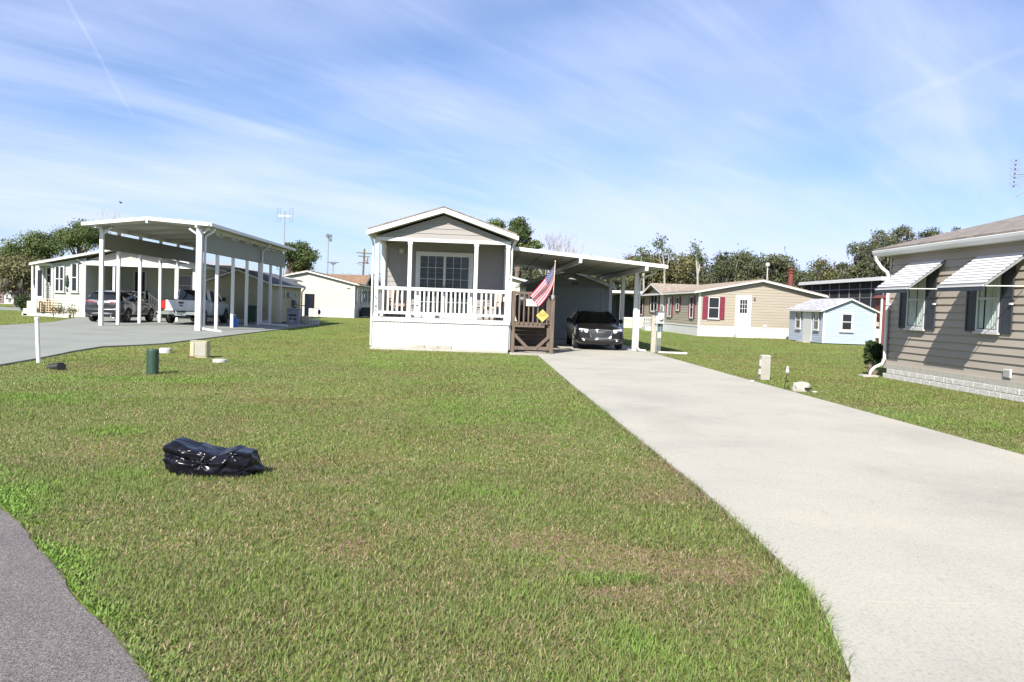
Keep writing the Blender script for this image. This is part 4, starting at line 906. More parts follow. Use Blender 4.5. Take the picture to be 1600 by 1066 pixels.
for s in (-1, 1):
    K('tail_light', M['red_lamp'], lambda b: b.box(min(s * .81, s * .985), max(s * .81, s * .985), 5.58, 5.64, .80, 1.22), False)
    K('side_window', M['glass'], lambda b: (b.patch((s * .935, 1.75, 1.26), (s * .94, 2.72, 1.26), (s * .76, 2.72, 1.80), (s * .76, 2.25, 1.80), 4, 4, (s * .02, 0, 0)), b.patch((s * .94, 2.84, 1.26), (s * .94, 3.75, 1.26), (s * .76, 3.62, 1.80), (s * .76, 2.84, 1.80), 4, 4, (s * .02, 0, 0))))
    K('cab_pillar', M['car_white'], lambda b: (b.bar((s * .93, 2.78, 1.24), (s * .76, 2.78, 1.83), .12, .06), b.bar((s * .93, 1.66, 1.24), (s * .76, 2.22, 1.83), .07, .07), b.bar((s * .92, 3.84, 1.24), (s * .75, 3.70, 1.83), .16, .09), b.bar((s * .76, 2.2, 1.83), (s * .75, 3.72, 1.83), .08, .07)), False)
    K('door_mirror', M['black'], lambda b: (b.box(min(s * 1.03, s * 1.22), max(s * 1.03, s * 1.22), 1.92, 2.04, 1.27, 1.47), b.bar((s * .95, 1.98, 1.3), (s * 1.05, 1.98, 1.34), .05, .04)), False)
    K('door_handle', M['chrome'], lambda b: (b.bar((s * 1.015, 2.5, 1.12), (s * 1.015, 2.68, 1.12), .02, .03), b.bar((s * 1.015, 3.5, 1.12), (s * 1.015, 3.68, 1.12), .02, .03)), False)
K('cab_roof', M['car_white'], lambda b: b.patch((-.78, 2.18, 1.84), (.78, 2.18, 1.84), (.77, 3.74, 1.84), (-.77, 3.74, 1.84), 8, 6, (0, 0, .05)))
K('windscreen', M['glass'], lambda b: b.patch((-.86, 1.62, 1.27), (.86, 1.62, 1.27), (.74, 2.2, 1.83), (-.74, 2.2, 1.83), 8, 4, (0, -.05, .02)))
K('rear_window', M['glass'], lambda b: b.patch((-.78, 3.88, 1.27), (.78, 3.88, 1.27), (.70, 3.76, 1.82), (-.70, 3.76, 1.82), 6, 4, (0, .03, 0)))
K('cabin', M['interior'], lambda b: (b.box(-.7, -.15, 2.6, 2.8, .9, 1.55), b.box(.15, .7, 2.6, 2.8, .9, 1.55)), False)
K('chassis', M['black'], lambda b: (b.box(-.5, .5, .4, 5.5, .34, .5), b.box(-.86, .86, 4.72, 4.84, .36, .46)), False)
# ------------------------------------------------------------------ near house on the right (long wall faces left)
rh = thing('siding_house', 'near tan sided house on the right with striped awnings and dark shutters', 'house', (15, 16, 0))
XW = 11.2; ya, yb = 6.0, 22.1
mb = MB(); siding(mb, LF(XW), [(ya, .40), (yb, .40), (yb, 3.36), (ya, 3.36)], .178, .03)
siding(mb, BK(yb), [(XW, .40), (22.2, .40), (22.2, 3.36), (16.7, 4.86), (XW, 3.36)], .185); siding(mb, FR(ya), [(XW, .40), (22.2, .40), (22.2, 3.36), (16.7, 4.86), (XW, 3.36)], .185); siding(mb, RT(22.2), [(ya, .40), (yb, .40), (yb, 3.36), (ya, 3.36)], .185)
mb.build('wall', M['tan_wall'], rh, recalc=False)
mb = MB(); y = yb + .03; k = 0
for row in range(2):
    y = yb + .03 - (.2 if row else 0)
    while y > ya: mb.box(XW - .075, XW - .02, max(y - .39, ya), y, .0 + row * .135, .13 + row * .135); y -= .395
mb.build('block_foundation', M['block'], rh, bevel=.012)
B('foundation_ledge', M['concrete'], rh, (XW - .06, XW - .005, ya, yb + .02, .272, .40))
B('corner_trim', M['tan_wall'], rh, (XW - .035, XW + .08, yb + .001, yb + .035, .40, 3.36), (XW - .035, XW - .019, yb - .07, yb + .001, .40, 3.36))
B('soffit', M['vinyl_white'], rh, (11.0, XW + .1, ya - .3, yb + .45, 3.32, 3.35))
B('fascia', M['white'], rh, (10.98, 11.0, ya - .3, yb + .45, 3.30, 3.47))
mb = MB(); prof = [(10.98, 3.31), (10.92, 3.31), (10.885, 3.39), (10.87, 3.45), (10.875, 3.467), (10.895, 3.467), (10.92, 3.41), (10.98, 3.41)]
mb.prism([(x, ya - .3, z) for x, z in prof], (0, yb - ya + .78, 0)); mb.build('gutter', M['white'], rh)
mb = MB(); slab(mb, (10.90, 3.475), (16.7, 5.02), ya - .3, yb + .46, .04); slab(mb, (16.7, 5.02), (22.5, 3.475), ya - .3, yb + .46, .04); mb.build('roof', M['shingle_brown'], rh)
mb = MB(); slab(mb, (11.0, 3.36), (16.7, 4.88), yb + .43, yb + .452, .115); slab(mb, (16.7, 4.88), (22.4, 3.36), yb + .43, yb + .452, .115); mb.build('rake_board', M['white'], rh)
mp = LF(XW - .032)
def awning_window(y0, y1, za, zb, sh, aw, cur):
    window(rh, mp, y0, y1, za, zb, .055, .0, 'vinyl_white', 'clear', 1, True, True, curtain=cur)
    for a, b_ in sh: shutter(rh, mp, a, b_, za - .01, zb + .12, M['charcoal'], .0)
    # awning: overlapping curved slats from the wall down to the front bar
    a0, a1 = aw; W = V((XW - .03, 0, 3.03)); Fp = V((10.30, 0, 2.36)); n = 10; mb = MB()
    for k in range(n):
        t0, t1 = k / n, (k + 1) / n + .012
        p, q = W.lerp(Fp, t0), W.lerp(Fp, t0 + .62 / n); lift = .034   # raised slats with shaded channels between them
        mb.hexa([(p.x, a0, p.z + lift), (p.x, a1, p.z + lift), (q.x, a1, q.z + lift), (q.x, a0, q.z + lift), (p.x, a0, p.z + lift + .014), (p.x, a1, p.z + lift + .014), (q.x, a1, q.z + lift + .014), (q.x, a0, q.z + lift + .014)])
    o = mb.build('awning', M['white'], rh)
    mb = MB(); mb.hexa([(W.x, a0, W.z), (W.x, a1, W.z), (Fp.x, a1, Fp.z), (Fp.x, a0, Fp.z), (W.x, a0, W.z + .012), (W.x, a1, W.z + .012), (Fp.x, a1, Fp.z + .012), (Fp.x, a0, Fp.z + .012)]); mb.build('lower_slats', M['galv'], o)
    B('valance', M['charcoal'], o, (10.285, 10.298, a0, a1, 2.255, 2.34)); B('front_bar', M['white'], o, (10.275, 10.30, a0 - .01, a1 + .01, 2.342, 2.372))
    for yy in (a0 - .006, a1 + .006):
        mb = MB(); mb.bar((W.x, yy, W.z - .02), (10.30, yy, 2.35), .02, .035); mb.build('side_frame', M['galv'], o)
        mb = MB(); mb.bar((XW - .06, yy, 2.375), (10.31, yy, 2.352), .016, .02); mb.build('support_arm', M['white'], o)
    for k in (3, 6):
        mb = MB(); yy = a0 + (a1 - a0) * k / 9; mb.bar((W.x, yy, W.z - .03), (10.32, yy, 2.33), .02, .02); mb.build('rib', M['galv'], o)
awning_window(20.2, 21.05, 1.39, 2.86, ((21.06, 21.44), (19.75, 20.19)), (19.50, 21.08), ([(0, .46), (.50, 1)], (1.46, 2.8)))
awning_window(17.24, 18.04, 1.40, 2.86, ((18.05, 18.46), (16.83, 17.23)), (16.50, 18.18), ([(0, .30), (.36, .66), (.74, 1)], (1.47, 2.8)))
for y in (19.76, 16.84):
    mb = MB(); mb.mbox(mp, y - .05, y + .03, 1.99, 2.03, .03, .075); mb.build('shutter_hook', M['white'], rh)
mb = MB(); mb.mbox(mp, 16.75, 16.99, .46, .64, .0, .03)
v = mb.build('wall_vent', M['white'], rh)
mb = MB()
for k in range(4): mb.mbox(mp, 16.77, 16.97, .48 + k * .04, .495 + k * .04, .031, .04)
mb.build('vent_louvre', M['grey_beige'], v)
mb = MB(); mb.tube([(10.93, 22.45, 3.32), (10.94, 22.45, 3.22), (11.0, 22.25, 3.0), (11.08, 22.06, 2.86), (11.10, 22.02, 2.70), (11.10, 22.02, .52), (11.05, 22.04, .38), (10.90, 22.12, .28), (10.82, 22.18, .16), (10.80, 22.2, .03)], .043, 10)
mb.build('downspout', M['white'], rh, smooth=True)
B('pipe_strap', M['white'], rh, (11.03, 11.19, 21.955, 21.967, 1.98, 2.02))
B('splash_block', M['concrete'], rh, (10.55, 10.98, 22.05, 22.36, .0, .055), bevel=.01)
# television antenna above its roof
t = thing('television_antenna', 'grid television antenna with dark insulators above the near right house roof', 'antenna', (14.78, 22.0, 4.4))
mb = MB(); mb.tube([(14.78, 22, 4.42), (14.78, 22, 6.3)], .02, 6); mb.build('mast', M['galv'], t)
mb = MB()
for k in range(9): mb.tube([(14.33 + k * .05, 22.05, 5.25), (14.33 + k * .05, 22.05, 6.06)], .0025, 4)
for k in range(15): mb.tube([(14.30, 22.05, 5.27 + k * .055), (14.76, 22.05, 5.27 + k * .055)], .0025, 4)
mb.build('reflector_grid', M['galv'], t)
mb = MB(); mb.tube([(14.33, 21.9, 5.22), (14.36, 21.9, 6.06)], .006, 6)
for k in range(4):
    z = 5.34 + k * .2
    for dx, dz in ((-.17, .05), (-.17, -.05), (.17, .05), (.17, -.05)): mb.tube([(14.345, 21.9, z), (14.345 + dx, 21.9, z + dz)], .0035, 4)
mb.build('dipole', M['galv'], t)
for k in range(7):
    mb = MB(); mb.lathe([(0, -.02), (.02, -.012), (.02, .012), (0, .02)], (14.335 + k * .004, 21.89, 5.30 + k * .116), 8); mb.build('insulator', M['black'], t)
mb = MB(); mb.tube([(14.35, 21.95, 5.62), (14.78, 22, 5.66)], .012, 6); mb.tube([(14.5, 22, 5.05), (14.78, 22, 5.25)], .012, 6); mb.build('boom', M['galv'], t)

# ------------------------------------------------------------------ tan double-wide with burgundy shutters
th = thing('beige_house', 'beige mobile home with burgundy shutters, white skirting and tan shingle roof', 'house', (19.3, 56, 0))
xl, xr, yf, yb2 = 15.1, 23.5, 56.0, 79.0
mb = MB(); siding(mb, FR(yf), [(xl, .64), (xr, .64), (xr, 3.02), (19.35, 3.94), (xl, 3.02)], .19, .018); siding(mb, LF(xl), [(yf, .64), (yb2, .64), (yb2, 3.02), (yf, 3.02)], .19, .018)
siding(mb, LF(xl + .0), [(66.0, 3.02), (74.0, 3.02), (70.0, 3.85)], .19, .018); siding(mb, RT(xr), [(yf, .64), (yb2, .64), (yb2, 3.02), (yf, 3.02)], .19); siding(mb, BK(yb2), [(xl, .64), (xr, .64), (xr, 3.02), (19.35, 3.94), (xl, 3.02)], .19)
mb.build('wall', M['beige_wall'], th, recalc=False)
mb = MB()
for k in range(42): a = xl - .02 + k * .2013; mb.mbox(FR(yf), a, a + .185, .0, .63, .0, .045)
for k in range(100): a = yf + k * .23; mb.mbox(LF(xl), a, a + .21, .0, .63, .0, .04)
mb.build('skirting', M['vinyl_white'], th)
B('skirt_ledge', M['white'], th, (xl - .06, xr + .04, yf - .07, yf, .632, .70), (xl - .07, xl, yf, yb2, .632, .70))
B('corner_trim', M['white'], th, (xl - .03, xl + .10, yf - .03, yf - .019, .70, 3.02), (xl - .03, xl - .019, yf - .019, yf + .1, .70, 3.02))
gable_roof(th, xl - .35, xr + .35, 19.35, yf - .35, yb2 + .3, 2.93, 2.93, 3.86, M['shingle_tan'], .16, .05)
# cross gable over the side
mb = MB(); slabx(mb, (65.55, 3.02), (70.0, 3.93), xl - .45, 18.9, .05); slabx(mb, (70.0, 3.93), (74.45, 3.02), xl - .45, 18.9, .05); mb.build('dormer_roof', M['shingle_tan'], th)
mb = MB(); slabx(mb, (65.55, 2.88), (70.0, 3.80), xl - .47, xl - .44, .13); slabx(mb, (70.0, 3.80), (74.45, 2.88), xl - .47, xl - .44, .13); mb.build('dormer_fascia', M['white'], th)
mp = FR(yf - .018)
window(th, mp, 15.72, 16.50, 1.22, 2.70, .06)
shutter(th, mp, 15.34, 15.70, 1.18, 2.72, M['burgundy']); shutter(th, mp, 16.52, 16.86, 1.18, 2.72, M['burgundy'])
d = MB(); d.mbox(mp, 17.70, 18.62, .72, 2.84, .0, .05); d = d.build('door', M['vinyl_white'], th)
q = MB(); q.mbox(mp, 17.70, 18.62, 2.842, 2.90, .0, .06); q.mbox(mp, 17.62, 17.698, .72, 2.90, .0, .06); q.mbox(mp, 18.622, 18.70, .72, 2.90, .0, .06); q.build('door_frame', M['white'], d)
q = MB(); q.mbox(mp, 17.92, 18.40, 1.68, 2.58, .051, .056); q.build('pane', M['glass'], d)
q = MB()
for k in (1, 2): q.mbox(mp, 17.92 + .16 * k - .012, 17.92 + .16 * k + .012, 1.68, 2.58, .0565, .064); q.mbox(mp, 17.92, 18.40, 1.68 + .3 * k - .012, 1.68 + .3 * k + .012, .0565, .0635)
q.build('muntin', M['white'], d)
q = MB(); q.lathe([(.03, 0), (.035, .05), (.0, .06)], (0, 0, 0), 10, 'y'); q.v = [(18.53 + x, yf - .07 - y, 1.72 + z) for x, y, z in q.v]; q.build('handle', M['brass'], d)
mb = MB(); mb.mbox(mp, 18.86, 18.96, 2.60, 2.78, .0, .1); mb.build('wall_lamp', M['dark_grey'], th)
mb = MB(); mb.mbox(mp, 19.60, 19.85, .74, .92, .0, .03); mb.build('outlet_cover', M['vinyl_white'], th)
B('door_step', M['vinyl_white'], th, (17.55, 18.8, yf - .75, yf - .08, .0, .22), (17.6, 18.75, yf - .45, yf - .08, .22, .45))
mp = LF(xl - .018)
for a, b_, z0, z1, sw in ((57.3, 58.2, 1.22, 2.72, .3), (61.4, 62.3, 1.72, 2.72, .3), (63.9, 65.2, 1.22, 2.72, .4), (75.0, 76.2, 1.22, 2.72, .4)):
    window(th, mp, a, b_, z0, z1, .06); shutter(th, mp, a - sw - .04, a - .03, z0 - .03, z1 + .02, M['burgundy']); shutter(th, mp, b_ + .03, b_ + sw + .04, z0 - .03, z1 + .02, M['burgundy'])
window(th, mp, 68.9, 71.6, 1.55, 3.0, .09, cols=2); shutter(th, mp, 71.65, 72.2, 1.5, 3.0, M['burgundy']); shutter(th, mp, 68.2, 68.8, 1.5, 3.0, M['burgundy'])
mb = MB(); mb.mbox(mp, 66.6, 67.8, .72, 2.95, .0, .05); d = mb.build('door', M['vinyl_white'], th); mb = MB(); mb.mbox(mp, 66.9, 67.5, 1.0, 2.0, .051, .056); mb.build('pane', M['glass'], d)
B('side_steps', M['vinyl_white'], th, (13.6, 15.0, 66.5, 68.0, 0, .3), (14.2, 15.0, 66.5, 68.0, .3, .62))
for k, y in enumerate((70.5, 71.1)):
    B('stair_rail', M['vinyl_white'], th, (13.7, 15.0, y, y + .05, .98, 1.06), (13.7, 13.76, y, y + .05, 0, 1.06), *[(13.9 + i * .16, 13.93 + i * .16, y + .01, y + .04, .3, .98) for i in range(7)])
# metal chimney and a pole lamp
mb = MB(); mb.lathe([(.30, 3.25), (.24, 3.55), (.19, 3.8), (.19, 4.72)], (22.9, 60, 0), 16); ch = mb.build('chimney', M['rust_red'], th)
mb = MB(); mb.lathe([(.21, 4.72), (.25, 4.74), (.25, 4.82), (.17, 4.84), (.17, 4.92), (.26, 4.94), (.26, 5.0), (.05, 5.06)], (22.9, 60, 0), 16); mb.build('chimney_cap', M['rust_red'], ch)
t = thing('pole_light', 'white ball lamp on a thin pole behind the beige house roof ridge', 'lamp', (24.0, 68.0, 0))
mb = MB(); mb.tube([(23.95, 68, 0), (23.95, 68, 5.6)], .04, 8); mb.build('pole', M['vinyl_white'], t)
mb = MB(); mb.lathe([(.0, 5.58), (.14, 5.62), (.18, 5.76), (.14, 5.9), (0, 5.95)], (23.95, 68, 0), 14); mb.build('globe', M['vinyl_white'], t, smooth=True)
# open carport at its far end
t = thing('far_carport', 'flat white carport with deep shade at the far left end of the beige house', 'carport', (13, 77, 0))
B('roof', M['white'], t, (11.2, 15.0, 74.0, 84, 3.12, 3.34)); B('ceiling', M['soffit'], t, (11.25, 15.0, 74.05, 84, 3.08, 3.118))
for x, y in ((12.9, 74.2), (11.4, 83.8)): B('post', M['white'], t, (x - .09, x + .09, y - .08, y + .08, 0, 3.08))
B('back_wall', M['dark_grey'], t, (11.3, 15.0, 83.9, 84, 0, 3.07)); B('low_wall', M['cream'], t, (13.0, 15.0, 74.1, 74.3, 0, .75)); B('wall_cap', M['white'], t, (13.0, 15.0, 74.05, 74.35, .752, .95))
B('storage_door', M['charcoal'], t, (13.2, 15.0, 79, 79.1, 0, 3.07))

# ------------------------------------------------------------------ light blue shed
bs = thing('blue_shed', 'light blue garden shed with white double door and grey roof by the beige house', 'shed', (22, 48.2, 0))
mb = MB(); siding(mb, FR(48.2), [(20.5, .05), (23.6, .05), (23.6, 2.0), (22.05, 2.68), (20.5, 2.0)], .14, .014); siding(mb, LF(20.5), [(48.2, .05), (53.6, .05), (53.6, 2.0), (48.2, 2.0)], .14, .014)
siding(mb, RT(23.6), [(48.2, .05), (53.6, .05), (53.6, 2.0), (48.2, 2.0)], .14); siding(mb, BK(53.6), [(20.5, .05), (23.6, .05), (23.6, 2.0), (22.05, 2.68), (20.5, 2.0)], .14)
mb.build('wall', M['blue_wall'], bs, recalc=False)
gable_roof(bs, 20.3, 23.8, 22.05, 48.0, 53.8, 1.92, 1.92, 2.66, M['shingle_grey'], .11, .03)
for x in (20.5, 23.6): B('corner_trim', M['white'], bs, (x - .05, x + .05, 48.15, 48.183, .05, 1.95))
mp = FR(48.184)
window(bs, mp, 21.48, 22.27, .78, 1.92, .13, frame='vinyl_white')
mp = LF(20.484)
mb = MB(); mb.mbox(mp, 49.85, 51.15, .08, 1.93, 0, .04); d = mb.build('double_door', M['vinyl_white'], bs)
mb = MB(); mb.mbox(mp, 50.49, 50.51, .10, 1.92, .041, .047); mb.build('door_seam', M['grey_beige'], d)
window(bs, mp, 51.55, 52.35, .80, 1.90, .07); window(bs, mp, 48.75, 49.55, .80, 1.90, .07)
B('door_ramp', M['concrete'], bs, (20.0, 20.45, 49.9, 51.1, 0, .07))
t = thing('meter_cabinet', 'small grey electrical boxes on a post beside the blue shed', 'electrical box', (23.95, 48.6, 0))
B('post', M['wood'], t, (23.88, 23.98, 48.6, 48.7, 0, 1.7)); B('upper_box', M['grey_beige'], t, (23.82, 24.02, 48.5, 48.6, 1.15, 1.4)); B('lower_box', M['meter_grey'], t, (23.78, 24.06, 48.48, 48.6, .45, 1.0))

# ------------------------------------------------------------------ flat-roofed screen room behind the shed
sr = thing('screen_room', 'dark screened patio room with flat white roof behind the blue shed', 'patio room', (27, 60, 0))
x0 = 26.4
mb = MB(); mb.box(x0 - .35, 33, 52.6, 66.3, 4.16, 4.30); mb.build('roof', M['white'], sr)
B('fascia', M['white'], sr, (x0 - .40, x0 - .352, 52.55, 66.35, 4.10, 4.34)); B('fascia', M['white'], sr, (x0 - .352, 33, 52.55, 52.6, 4.10, 4.34))
mb = MB()
for y in [53 + k * 1.65 for k in range(9)]: mb.box(x0 - .025, x0 + .025, y - .025, y + .025, 0, 4.155)
for z in (3.0, 3.62, .9): mb.box(x0 - .02, x0 + .02, 53.0, 66.2, z - .022, z + .022)
for x in [x0 + 1.65 * k for k in range(1, 5)]: mb.box(x - .04, x + .04, 52.96, 53.04, 0, 4.155)
for z in (3.0, .9): mb.box(x0 + .05, 33, 52.965, 53.035, z - .04, z + .04)
mb.build('frame', M['galv'], sr)
B('screen_mesh', M['screen'], sr, (x0 + .01, x0 + .02, 53, 66.2, .9, 4.15)); B('screen_mesh', M['screen'], sr, (x0, 33, 53.01, 53.02, .9, 4.15))
B('knee_wall', M['cream'], sr, (x0 - .03, x0 + .03, 53, 66.2, 0, .86)); B('back_wall', M['dark_grey'], sr, (32.9, 33, 53, 66.2, 0, 4.15))
t = B('storage_hutch', M['rust_red'], None, (25.2, 25.8, 50.6, 51.5, 0, 2.9), bevel=.02); t.data.transform(Matrix.Translation((-25.3, -51, 0))); t.location = (25.3, 51, 0)
tag(t, 'rust red upright hutch half hidden by the near right house corner', 'hutch')
t2 = MB(); t2.prism([(24.95, 50.5, 2.9), (25.65, 50.5, 2.9), (25.3, 50.5, 3.1)], (0, 1.1, 0)); t2.build('roof', M['rust_red'], t); B('corner_trim', M['white'], t, (25.10, 25.19, 50.55, 50.65, 0, 2.9))

# ------------------------------------------------------------------ small things by the drive
t = thing('electric_meter_post', 'grey timber post carrying an electric meter box beside the attached carport post', 'meter post', (6.85, 31.55, 0))
mb = MB(); mb.box(6.70, 6.88, 31.5, 31.62, 0, 1.42); mb.build('post', M['wood_grey'], t, bevel=.008)
B('meter_box', M['meter_grey'], t, (6.80, 7.14, 31.36, 31.49, 1.12, 1.56), bevel=.012)
mb = MB(); mb.lathe([(.085, 0), (.085, .05), (.075, .08), (0, .085)], (0, 0, 0), 18, 'y'); mb.v = [(7.0 + x, 31.36 - y, 1.34 + z) for x, y, z in mb.v]; mb.build('meter', M['lamp_clear'], t, smooth=True)
B('box_hood', M['dark_grey'], t, (6.79, 7.15, 31.34, 31.5, 1.565, 1.60)); B('panel_board', M['teal'], t, (6.95, 7.12, 31.5, 31.55, .82, 1.118)); B('breaker_box', M['meter_grey'], t, (6.92, 7.06, 31.42, 31.5, .56, .80), bevel=.008)
for x, z in ((6.91, 1.12), (6.97, .56), (7.04, 1.12)): mb = MB(); mb.tube([(x, 31.46, .02), (x, 31.46, z)], .018, 8); mb.build('conduit', M['galv'], t)
mb = MB(); mb.tube([(6.86, 31.56, 1.42), (6.80, 31.52, 1.66), (6.92, 31.5, 1.72), (7.0, 31.48, 1.62)], .012, 6); mb.build('cable', M['wood_tan'], t)
t = B('splash_stone', M['block'], None, (-.55, .55, -.10, .10, 0, .075), world=False, bevel=.03); t.location = (7.45, 31.05, 0); t.rotation_euler = (0, 0, -.25)
tag(t, 'long pale edging stone lying at the foot of the electric meter post', 'stone')
t = thing('utility_pedestal', 'grey beige square utility pedestal at the right edge of the driveway', 'utility box', (7.1, 20.0, 0))
mb = MB(); mb.box(6.985, 7.215, 19.93, 20.1, 0, .57); mb.hexa([(6.975, 19.92, .572), (7.225, 19.92, .572), (7.225, 20.11, .572), (6.975, 20.11, .572), (7.0, 19.95, .62), (7.2, 19.95, .62), (7.2, 20.08, .62), (7.0, 20.08, .62)]); mb.build('housing', M['grey_beige'], t, bevel=.012)
B('clip', M['vinyl_white'], t, (6.955, 6.984, 19.95, 20.02, .34, .50), bevel=.004); B('clip', M['vinyl_white'], t, (6.945, 6.984, 19.95, 20.03, .14, .26), bevel=.004)
t = thing('garden_light', 'thin leaning solar garden light with white globe next to the rock box', 'lamp', (6.67, 17.55, 0))
mb = MB(); mb.tube([(6.67, 17.55, 0), (6.72, 17.55, .36)], .008, 6); mb.build('stake', M['black'], t)
mb = MB(); mb.lathe([(.0, .35), (.03, .36), (.038, .40), (.03, .44), (.018, .45), (.022, .465), (.026, .49), (.0, .52)], (6.725, 17.55, 0), 14); mb.build('globe', M['vinyl_white'], t, smooth=True)
mb = MB(); mb.bar((6.69, 17.55, .17), (6.735, 17.54, .185), .006, .01); mb.lathe([(.0, -.02), (.03, -.01), (.03, .01), (0, .02)], (6.745, 17.54, .19), 10); mb.build('side_spot', M['black'], t)
def rock(name, m, loc, s, seed, amp=.18, sub=3, flat=.0):
    bm = bmesh.new(); bmesh.ops.create_icosphere(bm, subdivisions=sub, radius=1); rr = random.Random(seed); o3 = V((rr.random() * 9, rr.random() * 9, rr.random() * 9))
    for v in bm.verts:
        c = v.co.copy(); k = max(abs(c.x), abs(c.y), abs(c.z)); c = c.lerp(c / k * .85, .55); n_ = 1 + amp * noise.noise(c * 1.7 + o3) + amp * .5 * noise.noise(c * 4 + o3)
        v.co = V((c.x * s[0] * n_, c.y * s[1] * n_, max(-.05, c.z * n_ * s[2])))
    me = bpy.data.meshes.new(name); bm.to_mesh(me); bm.free(); me.materials.append(m); o = bpy.data.objects.new(name, me); col.objects.link(o); o.location = loc; return o
t = rock('concrete_rock', M['concrete'], (6.95, 17.3, 0), (.19, .14, .22), 4); tag(t, 'pale lumpy concrete block with a dark slot beside the driveway', 'block')
b_ = B('slot', M['black'], t, (.02, .16, -.155, -.10, .055, .09), world=False)
t = rock('small_stone', M['block'], (7.18, 17.15, 0), (.06, .03, .03), 8); tag(t, 'tiny pale stone to the right of the lumpy concrete block', 'stone')
t = MB(); t.lathe([(.055, 0), (.055, .02), (.03, .03), (0, .031)], n=16); t = t.build('cleanout_cap', M['vinyl_white'], None, world=False, loc=None); t.location = (6.42, 18.9, .045); tag(t, 'small white round cap on the driveway by the utility pedestal', 'cap')

# ------------------------------------------------------------------ front lawn
t = thing('green_pedestal', 'dark green round cable pedestal standing on the front lawn', 'utility box', (-6.44, 16.72, 0))
mb = MB(); mb.lathe([(.115, 0), (.115, .40), (.118, .40), (.118, .47), (.10, .495), (0, .50)], (-6.44, 16.72, 0), 28); mb.build('housing', M['green_plastic'], t, smooth=False)
t = thing('beige_cabinet', 'yellowed beige utility cabinet on the front lawn near the tall carport', 'utility box', (-7.1, 21.5, 0))
mb = MB(); mb.box(-7.31, -6.90, 21.42, 21.72, 0, .41); mb.box(-7.32, -6.89, 21.405, 21.735, .412, .43); mb.build('housing', M['beige_plastic'], t, bevel=.008)
B('door_panel', M['grey_beige'], t, (-7.20, -6.92, 21.402, 21.419, .05, .38)); B('side_strip', M['beige_plastic'], t, (-7.31, -7.215, 21.398, 21.418, .02, .40)); B('plinth', M['rust_red'], t, (-7.36, -7.2, 21.37, 21.395, 0, .035))
for lab, x, y, r, h in (('taller round white valve cover behind the green pedestal', -8.44, 22.8, .16, .13), ('low round white valve cover right of the beige cabinet', -6.17, 20.15, .165, .075)):
    t = thing('valve_cover', lab, 'valve cover', (x, y, 0), 0, 'round valve covers in the lawn')
    mb = MB(); mb.lathe([(r, 0), (r, h * .85), (r * .94, h), (r * .5, h), (0, h)], (x, y, 0), 24); mb.build('ring', M['block'], t); mb = MB(); mb.lathe([(r * .8, h), (r * .8, h + .008), (0, h + .008)], (x, y, 0), 20); mb.build('lid', M['concrete'], t)
t = MB(); t.tube([(-.0, 0, 0), (-.045, 0, .96)], .042, 14); t.lathe([(.048, .945), (.048, .985), (.03, 1.0), (0, 1.0)], (-.046, 0, 0), 14); t = t.build('marker_post', M['white'], None, world=False); t.location = (-9.55, 18.43, 0); tag(t, 'white round marker post at the edge of the grey neighbour driveway', 'post')
t = MB(); n_ = 24
prof = []
for k in range(14): prof += [(.078, k * .04), (.09, k * .04 + .02)]
t.lathe(prof, (0, 0, 0), 20, 'x'); t.lathe([(.06, -.004), (.06, -.003)], (0, 0, 0), 16, 'x'); t = t.build('culvert_pipe', M['black'], None, world=False); t.location = (-8.72, 17.3, .0); t.rotation_euler = (0, -.12, 2.4 + PI); tag(t, 'black corrugated culvert pipe end poking from the lawn by the white marker post', 'pipe')
